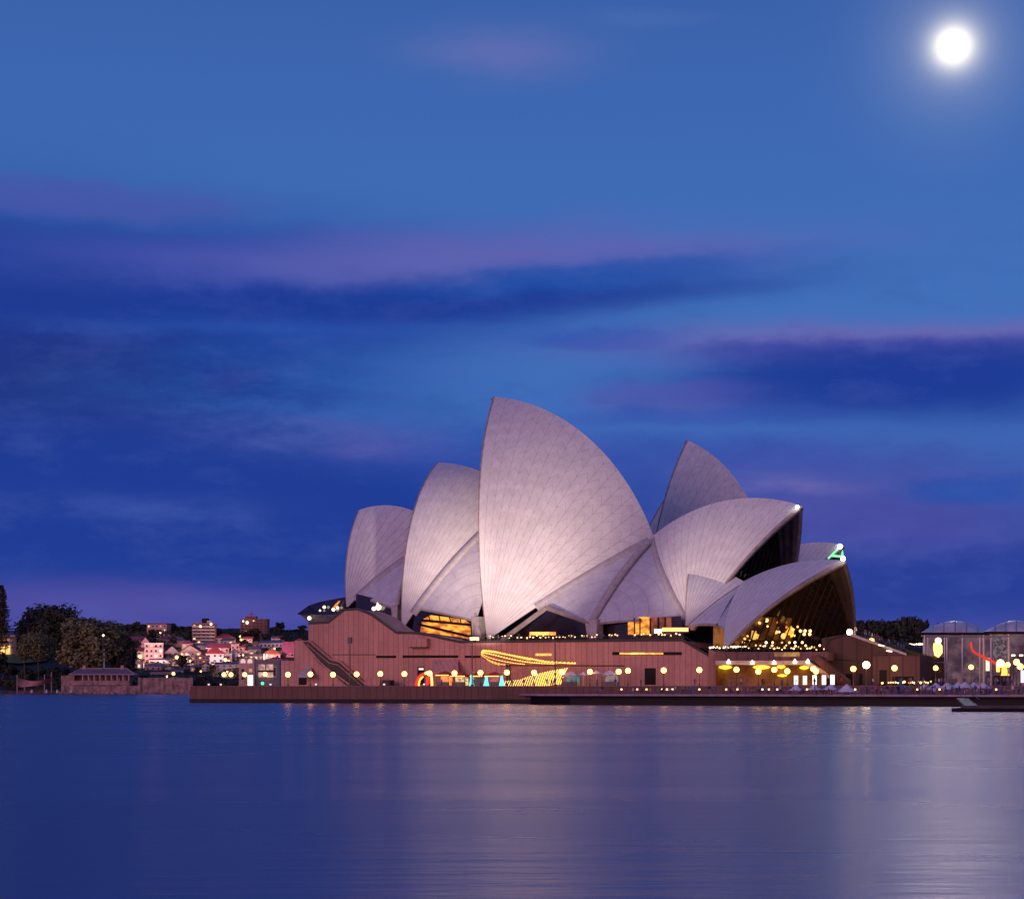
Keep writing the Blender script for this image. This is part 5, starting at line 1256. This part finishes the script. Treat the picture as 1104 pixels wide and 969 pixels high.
# trees: big figs on the headland
FIG = tree_mesh('fig_crown', 11, 10, 8, 8, 7, 110, 15000, .46, LEAF1, -.75, .85); FIG2 = tree_mesh('dark_fig_crown', 12, 10, 8, 8, 7, 100, 13000, .48, LEAF2, -.75, .85)
ROUND = [tree_mesh('round_crown', 20+k, 4, 4, 4, 5.0, 16, 1100, .42, (LEAF2, LEAF3, LEAF2)[k]) for k in range(3)]
BUSH = [tree_mesh('bush_crown', 30+k, 3, 3, 2.2, 2.0, 12, 700, .36, (LEAF3, LEAF2)[k]) for k in range(2)]
def fit_tree(meshes, px0, px1, ytop, ybase, label, base=(10, 16.0), Y=None, name='fig_tree', group=None, dy=1.0):
    g = G((px0+px1)/2, ybase) if Y is None else P((px0+px1)/2, ybase, Y)
    s = g.y/FPX; return tree_at(meshes, g, label, random.uniform(0, 6), ((px1-px0)*s/2/base[0],)*2+((ybase-ytop)*s/base[1]*dy,), name, group)
random.seed(9)
fit_tree(FIG2, 14, 97, 654, 702, 'huge dark fig tree behind, with the highest crown on the headland', (10.8, 14.6))
fit_tree(FIG, 54, 146, 668.5, 719, 'broad olive fig tree spreading over the shore in front', (10.8, 14.6), 1150)
fit_tree(FIG, 17, 62, 683, 711, 'low olive tree between the villa and the broad fig', (10.8, 14.6), 1190)
fit_tree(FIG2, 118, 150, 686, 724, 'dark tree at the right foot of the broad fig', (10.8, 14.6), 1142)
def pine(px, ytop, ybase, wpx, label):
    g = G(px, ybase); s = g.y/FPX; Hh = (ybase-ytop)*s; t = thing('norfolk_pine', label, 'tree', g); rnd = random.Random(8)
    MB().tube([g, g+Vector((0, 0, Hh*.99))], .5, 7, 0, .08).build('trunk', BARK, t); m = MB()
    for L in range(28):
        z = Hh*(.10+.88*L/27)+rnd.uniform(-.4, .4); r = wpx*s/2*(1.15-.95*(L/27)**3)*rnd.uniform(.72, 1.1)
        for k in range(8):
            a = k*math.pi/4+L*.4+rnd.uniform(-.15, .15); d = Vector((math.cos(a), math.sin(a), 0)); rr = r*rnd.uniform(.75, 1.1)
            for j in range(16):
                u = (j+1)/16; p = g+d*rr*u+Vector((0, 0, z+.16*rr*u*u-.05*rr)); w_ = .55
                for sgn in (-1, 1):
                    e = p+Vector((-d.y, d.x, 0))*sgn*rnd.uniform(.7, 1.5)*(1.1-.4*u)+d*.4+Vector((0, 0, rnd.uniform(-.9, .9)))
                    m.add([p-d*.25, p+d*.25, e+Vector((0, 0, .25)), e-Vector((0, 0, .3))], [(0, 1, 2, 3)])
    m.build('crown', LEAF2, t)
pine(1, 630.5, 706, 21, 'tall dark norfolk pine cut by the left edge of the picture')
# palms and bushes along the headland shore
def palm(px, ytop, ybase, label, Y=1140):
    g = flat(P(px, ybase, Y), hz(Y)); top = P(px, ytop, Y); t = thing('palm_tree', label, 'tree', g, 0, 'palms on the headland'); rnd = random.Random(px)
    MB().tube([g, g.lerp(top, .5)+Vector((.3, 0, 0)), top], .38, 6, 0, .28).build('trunk', BARK, t); m = MB()
    for k in range(16):
        a = k*2.4; d = Vector((math.cos(a), math.sin(a), 0)); L = rnd.uniform(2.4, 3.4); up = rnd.uniform(.1, 1.0); pr = top; sd_ = Vector((-d.y, d.x, 0))
        for j in range(6):
            u = (j+1)/6; p = top+d*L*u+Vector((0, 0, up*L*u-1.15*L*u*u)); w_ = .34*(1-u*.8)
            m.add([pr-sd_*w_, pr+sd_*w_, p+sd_*w_*.8-Vector((0, 0, .1)), p-sd_*w_*.8-Vector((0, 0, .1))], [(0, 1, 2, 3)]); pr = p
    m.build('crown', LEAF3, t)
palm(26, 709, 733, 'left palm above the sail cloth shelter'); palm(41, 710.5, 733, 'right palm above the sail cloth shelter')
bl = [(-5, 712, 40), (12, 716, 26), (28, 724, 22), (6, 730, 28), (14, 738, 20), (46, 719, 22), (60, 722, 24), (72, 717, 22), (88, 716, 24), (60, 735, 18), (130, 720, 22), (143, 728, 20), (139, 740, 18), (146, 735, 14), (196, 729, 20), (205, 736, 18), (218, 730, 24), (228, 734, 22), (238, 736, 18), (252, 737, 18), (212, 741, 20), (30, 713, 18), (100, 712, 24), (120, 715, 20), (296, 738, 14), (172, 729, 16), (154, 727, 14)]
for i, (x, y, w) in enumerate(bl):
    Y = 1124+(745-y)*2.2; s = Y/FPX
    tree_at(BUSH[i % 2], flat(P(x, y, Y), hz(Y)-.3) if y < 728 else flat(P(x, y, Y), 1.2), 'dark shrub in the thicket along the far shore', i*1.3, (w*s/2/3.4,)*2+(w*.62*s/4.0,), 'shrub', 'shrubs along the far shore')
# trees between the houses and on the ridge
near = lambda x, y: min(HOUSES, key=lambda k: (HOUSES[k][1]-x)**2+(HOUSES[k][2]-y)**2)
tl = [(164, 690, 11, 12), (146, 703, 14, 13), (152, 711, 9, 8), (177, 712, 12, 8), (186, 716, 9, 7), (197, 722, 11, 16), (192, 719, 8, 10), (203, 714, 8, 8), (172, 697, 9, 8), (186, 696, 12, 10), (197, 694, 12, 9), (206, 690, 10, 11),
      (236, 690, 10, 12), (243, 700, 9, 7), (255, 690, 9, 10), (265, 690, 14, 10), (275, 689, 16, 12), (284, 692, 12, 10), (262, 700, 14, 11), (270, 703, 12, 9), (292, 703, 8, 6), (305, 694, 9, 9), (300, 688, 11, 12), (222, 723, 9, 9), (230, 729, 12, 12), (255, 727, 9, 8), (213, 727, 10, 9), (277, 709, 8, 6), (260, 713, 8, 6), (232, 712, 7, 6), (208, 704, 7, 5), (140, 706, 12, 10)]
rd = [(126, 682, 14, 9), (133, 681, 12, 7), (139, 681, 13, 8), (145, 682, 14, 8), (151, 681, 13, 7), (155, 681, 12, 8), (183, 684, 13, 9), (188, 683, 12, 8), (193, 684, 14, 8), (199, 684, 14, 9), (205, 683, 12, 8), (234, 686, 13, 9), (240, 686, 13, 7), (247, 686, 12, 6), (254, 686, 12, 7), (290, 685, 14, 9), (296, 684, 13, 8), (302, 685, 13, 7), (308, 685, 12, 6), (314, 685, 12, 6), (321, 684, 12, 6), (301, 681, 10, 10), (326, 683, 9, 9), (148, 676.5, 9, 6), (128, 678, 8, 6), (186, 677, 8, 5)]
used = {}
for i, (x, y, w, h) in enumerate(tl+rd):
    ridge = i >= len(tl)
    k = near(x, y); hx, hy = HOUSES[k][1], HOUSES[k][2]; dx, dy = x-hx, y-hy
    rel = ('left of' if dx < 0 else 'right of') if abs(dx) > abs(dy) else ('just above' if dy < 0 else 'just below')
    lb = f"dark round tree {'on the ridge ' if ridge else ''}{rel} the {HN[k]}"; n_ = used.get(lb, 0); used[lb] = n_+1
    if n_: lb = lb.replace('dark round tree', ('', 'another, smaller dark tree', 'third dark tree', 'fourth dark tree', 'fifth dark tree', 'sixth dark tree')[min(n_, 5)])
    g = G(x, y+.5) if not ridge else P(x, 683.5, 1500)
    s = g.y/FPX; yt = y-h
    hh = (683.5-yt)*s if ridge else h*s
    tree_at(ROUND[i % 3], g-Vector((0, 0, .3)), lb, i*2.1, ((1.5 if ridge else 1.1)*w*s/2/4.6,)*2+(1.08*hh/8.6,), 'tree', 'trees between the far houses')

# scrub and tree tops that clothe the far slope between the houses
rs = random.Random(77); m = MB()
for k in range(900):
    x = rs.uniform(112, 335); y = rs.uniform(682, 741) if rs.random() < .6 else rs.uniform(681, 694)
    c = G(x, y) if y < 738 else flat(P(x, y, 1128), 2); R0 = rs.uniform(1.2, 2.8) if y > 694 else rs.uniform(1.8, 3.6)
    for j in range(26):
        d = Vector((rs.gauss(0, 1), rs.gauss(0, 1), abs(rs.gauss(0, .8)))).normalized()*R0*rs.uniform(.6, 1.1); p = c+d
        u = Vector((rs.gauss(0, 1), rs.gauss(0, 1), rs.gauss(0, .6))).normalized(); n = (d.normalized()+Vector((rs.gauss(0, .5), rs.gauss(0, .5), .5))).normalized(); u = (u-n*u.dot(n)).normalized(); v = n.cross(u); l = rs.uniform(.3, .62)
        m.add([p-u*l-v*l*.6, p+u*l*.9-v*l*.6, p+u*l+v*l*.5, p-u*l*.8+v*l*.65], [(0, 1, 2, 3)])
tag(stuff(m.build('hillside_scrub', LEAF3)), 'dark scrub covering the far slope between the houses', 'scrub')
# trees on the hill behind the forecourt, right
random.seed(4)
gh = [(925, 668, 24), (937, 668.5, 22), (948, 667.5, 22), (958, 668.5, 20), (967, 668, 18), (976, 664, 20), (983, 663.5, 16), (990, 667, 16), (997, 667.5, 16), (912, 668, 20), (930, 676, 22), (945, 676, 24), (960, 676, 22), (975, 675, 22), (990, 677, 20), (1003, 676, 20), (1012, 672, 16)]
for i, (x, y, w) in enumerate(gh):
    Y = 840 if i < 10 or i > 15 else 800; s = Y/FPX; g = P(x, 742, Y); zb = rz_(g.x, Y)-.4; top = CAMZ+(HY-y)*s
    lb = ('dark tree %s the wooded hill behind the steps' % ('on the skyline of' if i < 10 else 'lower down on')) if x not in (976, 983) else ('tallest dark tree of the wooded hill, left one of two' if x == 976 else 'tall dark tree of the wooded hill, right one of two')
    tree_at(ROUND[i % 3], Vector((g.x, Y, zb)), lb, i*1.7, (w*s/2/4.3,)*2+((top-zb)/8.6,), 'tree', 'trees on the wooded hill')
# near dark palms and shrubs before the steps
for x, y, w, l in ((990, 738, 8, 'dark shrub between the steps and the glass pavilion'), (1076, 738, 9, 'dark shrub at the foot of the orange stage')):
    Y = 415; s = Y/FPX; tree_at(BUSH[0], flat(P(x, y, Y), TZ), l, 0, (w*s/2/3.2,)*2+(w*s/4.4,), 'shrub')
t = thing('moon', 'brilliant full moon in the upper right of the sky', 'moon', P(MOON_PX, MOON_PY, 20000))
m = MB(); m.ball(P(MOON_PX, MOON_PY, 20000), 20000*16.5/FPX, 32, 20); bpy.data.objects.remove(t)
MOON = emat('moonlight', (1.0, .80, .70), 330.0)
mo = m.build('moon', MOON, None, True, P(MOON_PX, MOON_PY, 20000)); tag(mo, 'brilliant full moon in the upper right of the sky', 'moon')

# ------------------------------------------------------------------ people, cafe tables on the boardwalk and promenade
def skin(name, pts, edges, rad, root=0):
    me = bpy.data.meshes.new(name); me.from_pydata(pts, edges, []); o = bpy.data.objects.new(name, me); COL.objects.link(o)
    md = o.modifiers.new('s', 'SKIN'); md.use_smooth_shade = True
    for i, r in enumerate(rad): me.skin_vertices[0].data[i].radius = (r, r*.85)
    me.skin_vertices[0].data[root].use_root = True
    sd_ = o.modifiers.new('u', 'SUBSURF'); sd_.levels = 1; sd_.render_levels = 1
    dg = bpy.context.evaluated_depsgraph_get(); dg.update()
    r = bpy.data.meshes.new_from_object(o.evaluated_get(dg)); bpy.data.objects.remove(o); r.name = name; return r
def body(pose):
    #      pelvis0 chest1 neck2 head3 crown4  Lsh5 Lel6 Lha7  Rsh8 Rel9 Rha10  Lhip11 Lkn12 Lank13 Lfoot14  Rhip15 Rkn16 Rank17 Rfoot18
    if pose == 'sit':
        p = [(0, 0, .50), (0, .04, .92), (0, .03, 1.10), (0, .01, 1.22), (0, .02, 1.34), (.19, .03, 1.02), (.25, -.10, .80), (.14, -.32, .76), (-.19, .03, 1.02), (-.25, -.10, .80), (-.14, -.32, .76),
             (.10, -.02, .48), (.12, -.44, .49), (.12, -.42, .10), (.12, -.55, .04), (-.10, -.02, .48), (-.12, -.44, .49), (-.12, -.42, .10), (-.12, -.55, .04)]
    else:
        w = .20 if pose == 'walk' else .03
        p = [(0, 0, .92), (0, .01, 1.28), (0, .01, 1.46), (0, -.01, 1.58), (0, 0, 1.70), (.19, .01, 1.38), (.25, w*.6, 1.12), (.24, -.06+w*.4, .88), (-.19, .01, 1.38), (-.25, -w*.6, 1.12), (-.24, -.10-w*.8, .90),
             (.09, 0, .88), (.10, -.05-w*.6, .50), (.10, .02-w, .09), (.10, -.12-w, .04), (-.09, 0, .88), (-.10, -.03+w*.4, .50), (-.10, .05+w*1.3, .10), (-.10, -.08+w*1.3, .04)]
    e = [(0, 1), (1, 2), (2, 3), (3, 4), (1, 5), (5, 6), (6, 7), (1, 8), (8, 9), (9, 10), (0, 11), (11, 12), (12, 13), (13, 14), (0, 15), (15, 16), (16, 17), (17, 18)]
    r = [.15, .16, .06, .10, .08, .07, .05, .04, .07, .05, .04, .10, .07, .045, .045, .10, .07, .045, .045]
    return skin('person_'+pose, p, e, r)
POSES = {k: body(k) for k in ('stand', 'walk', 'sit')}
SKINM = pmat('skin', (.42, .24, .17), .6); HAIR = pmat('dark_hair', (.03, .02, .018), .7)
CLOTH = {'white': (.70, .66, .68), 'black': (.03, .03, .035), 'red': (.45, .05, .05), 'blue': (.06, .10, .30), 'purple': (.25, .12, .32), 'grey': (.22, .20, .23), 'pink': (.55, .25, .30), 'teal': (.05, .25, .25)}
CM = {k: pmat(k+'_clothing', v, .85) for k, v in CLOTH.items()}
PM = {}
def person_mesh(pose, top, leg):
    if (pose, top, leg) in PM: return PM[pose, top, leg]
    me = POSES[pose].copy(); me.materials.clear()
    for m in (CM[top], CM[leg], SKINM, HAIR): me.materials.append(m)
    sit = pose == 'sit'
    for f in me.polygons:
        c = f.center; z = c.z
        if sit: k = 3 if z > 1.27 and c.y > -.02 else 2 if z > 1.12 or (c.y < -.22 and z > .62) else 0 if z > .58 else 1
        else: k = 3 if z > 1.63 and c.y > -.05 else 2 if z > 1.46 or (abs(c.x) > .2 and z < .95) else 0 if z > .92 else 1
        f.material_index = k
    PM[pose, top, leg] = me; return me
rp = random.Random(21)
def person(loc, pose, where, rz=None, group='people on the boardwalk', top=None):
    top = top or rp.choice(list(CLOTH)); leg = rp.choice(('black', 'blue', 'grey'))
    o = bpy.data.objects.new('person', person_mesh(pose, top, leg)); COL.objects.link(o)
    o.location = loc; o.rotation_euler = (0, 0, rp.uniform(0, 6.28) if rz is None else rz)
    verb = {'stand': 'standing', 'walk': 'walking', 'sit': 'seated'}[pose]
    o['label'] = f'person in a {top} top {verb} {where}'; o['category'] = 'person'; o['group'] = group
    return o
# cafe tables with lamp glow
TB = {}
def cafe_table(loc, label, lit):
    t = thing('cafe_table', label, 'table', loc, 0, 'cafe tables on the boardwalk'); z = loc.z; b = Vector((loc.x, loc.y, 0))
    if 'x' not in TB:
        a = MB().lathe([(.05, .70), (.42, .72), (.42, .75), (.05, .755)], (0, 0, 0), 12).build('table_top', CANVAS); l = MB().lathe([(.25, 0), (.25, .03), (.04, .06), (.04, .70)], (0, 0, 0), 8).build('leg', STEEL)
        c = MB().lathe([(.05, .76), (.16, .80), (.16, 1.02), (.04, 1.04)], (0, 0, 0), 8).build('lantern', BULB)
        TB['x'] = (a.data, l.data, c.data)
        for o in (a, l, c): bpy.data.objects.remove(o)
    for nm, me in zip(('table_top', 'leg', 'lantern'), TB['x']):
        if nm == 'lantern' and not lit: continue
        o = bpy.data.objects.new(nm, me); COL.objects.link(o); o.parent = t
    return t
def spot(px): # landmark on the boardwalk below this column
    for a, b_, s in ((0, 640, 'at the left tip of the boardwalk'), (640, 690, 'below the white-roofed stall'), (690, 730, 'below the wide black doorway'), (730, 775, 'below the blank end of the facade'), (775, 810, 'below the first yellow light pool'), (810, 850, 'below the longest yellow light pool'),
                     (850, 870, 'under the leftmost pale umbrella'), (870, 888, 'under the second pale umbrella'), (888, 905, 'under the third pale umbrella'), (905, 928, 'under the widest pale umbrella'), (928, 946, 'below the dazzling lamp'), (946, 968, 'left of the closed blue parasol'), (968, 990, 'right of the closed blue parasol'),
                     (990, 1022, 'under the left half of the close umbrella row'), (1022, 1068, 'under the right half of the close umbrella row'), (1068, 2000, 'at the right end of the boardwalk')):
        if a <= px < b_: return s
def bpos(px, back): Y = bdepth(px, back); return Vector(((px-CX)*Y/FPX, Y, BZ))
for i, px in enumerate((648, 670, 687, 697, 714, 719, 725, 754, 783, 795, 811, 822, 829, 838, 846, 857, 870, 880, 898, 912, 922, 941, 955, 978, 989, 1002, 1013, 1030, 1044, 1058, 1074, 1088)):
    lit = px in (670, 687, 697, 714, 719, 725, 754, 783, 795, 822, 829, 838, 870, 922, 989, 1013, 1074)
    back = 4+(i*37 % 5); p = bpos(px, back)
    cafe_table(p, f"{'small round table with a glowing lantern' if lit else 'small round white table without a lantern'} {spot(px)}", lit)
    for s in (-1, 1):
        if rp.random() < .8: person(p+Vector((s*.75, rp.uniform(-.2, .2), 0)), 'sit', spot(px), s*1.57+(0 if s < 0 else 0)+math.pi*0)
for k in range(74):
    px = rp.choice([rp.uniform(640, 1104), rp.uniform(840, 1104), rp.uniform(930, 1104)]); person(bpos(px, rp.uniform(2.5, 15)), rp.choice(('stand', 'walk', 'stand')), spot(px))
def pspot(px):
    for b_, s in ((470, 'by the red and white arch'), (507, 'by the glowing red stalls'), (538, 'by the teal light columns'), (606, 'by the ribbed light tunnel'), (640, 'by the stall with a teal corner'), (675, 'by the stall with pale counters'), (740, 'by the wide black doorway'), (775, 'by the blank facade end'),
                  (810, 'by the first yellow light pool'), (835, 'by the longest yellow light pool'), (852, 'by the short yellow light strip'), (905, 'by the white light boxes'), (945, 'by the dazzling lamp'), (992, 'by the ochre wall of the steps'), (1030, 'by the left pavilion bay'), (1062, 'by the middle pavilion bay'), (1092, 'by the orange stage pedestal'), (3000, 'at the right edge promenade')):
        if px < b_: return s
for k in range(46):
    px = rp.choice([rp.uniform(440, 700), rp.uniform(780, 1100), rp.uniform(980, 1104)]); c = onp(px, 742, rp.uniform(17.5, 21.5)); person(Vector((c.x, c.y, TZ)), rp.choice(('stand', 'walk')), pspot(px), None, 'people on the promenade')
for px, tp in ((824, 'red'), (822, 'black'), (749, 'red'), (878, 'black'), (1040, 'white'), (1019, 'pink')):
    c = onp(px, 742, 20); person(Vector((c.x, c.y, TZ)), 'stand', pspot(px), 0, 'people on the promenade', tp)
for k in range(26):
    px = rp.uniform(520, 735); c = onp(px, 690, -rp.uniform(1.2, 3.5)); zt = onp(px, 692.0 if px < 620 else 691, 0).z
    person(Vector((c.x, c.y, zt)), rp.choice(('stand', 'stand', 'walk')), 'on the terrace '+('beside the tallest shell' if px < 630 else 'below the amber windows'), None, 'people on the terrace')
# closed blue parasol leaning on the boardwalk
p = bpos(971.5, 9); t = thing('closed_parasol', 'bright blue closed parasol leaning on the boardwalk', 'parasol', p)
a, b_ = p+Vector((.5, 0, .2)), p+Vector((-.35, 0, 2.7)); ax = (b_-a).normalized()
MB().tube([p+Vector((.55, 0, 0)), b_+ax*.2], .04, 6).build('pole', STEEL, t)
MB().tube([a.lerp(b_, u) for u in (.12, .3, .5, .75, 1)], .55, 8, 0, .12).build('folded_cloth', pmat('blue_cloth', (.03, .16, .45), .7, .2, 0, .2, 1.5), t, True)
# low white sunken lights along the quay edge
for x, l in ((225.5, 'leftmost small white light on the quay edge'), (238.5, 'second small white light from the left on the quay edge'), (292, 'small white light on the quay edge left of the podium'), (341, 'tilted white fitting on the quay edge below the slanted hood'), (414.5, 'small white light below the foot of the outer staircase'), (457.5, 'white fitting under the red and white arch')):
    c = onp(x, 740, 23); t = thing('quay_light', l, 'light', Vector((c.x, c.y, TZ+.12)), -POD.th, 'small lights on the quay edge')
    MB().box(Vector((c.x, c.y, TZ+.3)), (.5, .3, .3), -POD.th).build('housing', STEEL, t); MB().box(Vector((c.x, c.y, TZ+.46))+POD.w*.17, (.42, .06, .3), -POD.th).build('lens', emat('quay_light_lens', (.9, .8, .85), .9, False), t)

# people on the steps and beyond them
for k in range(22):
    u = rp.random(); px = 922+54*u; c = onp(px, 684+21*u, rp.uniform(-1, 4)); zt = onp(918+58*u, 684+21*(int(u*16)/16), 5).z
    person(Vector((c.x, c.y, zt)), rp.choice(('stand', 'walk')), 'on the '+('upper' if u < .5 else 'lower')+' half of the steps', None, 'people on the steps')
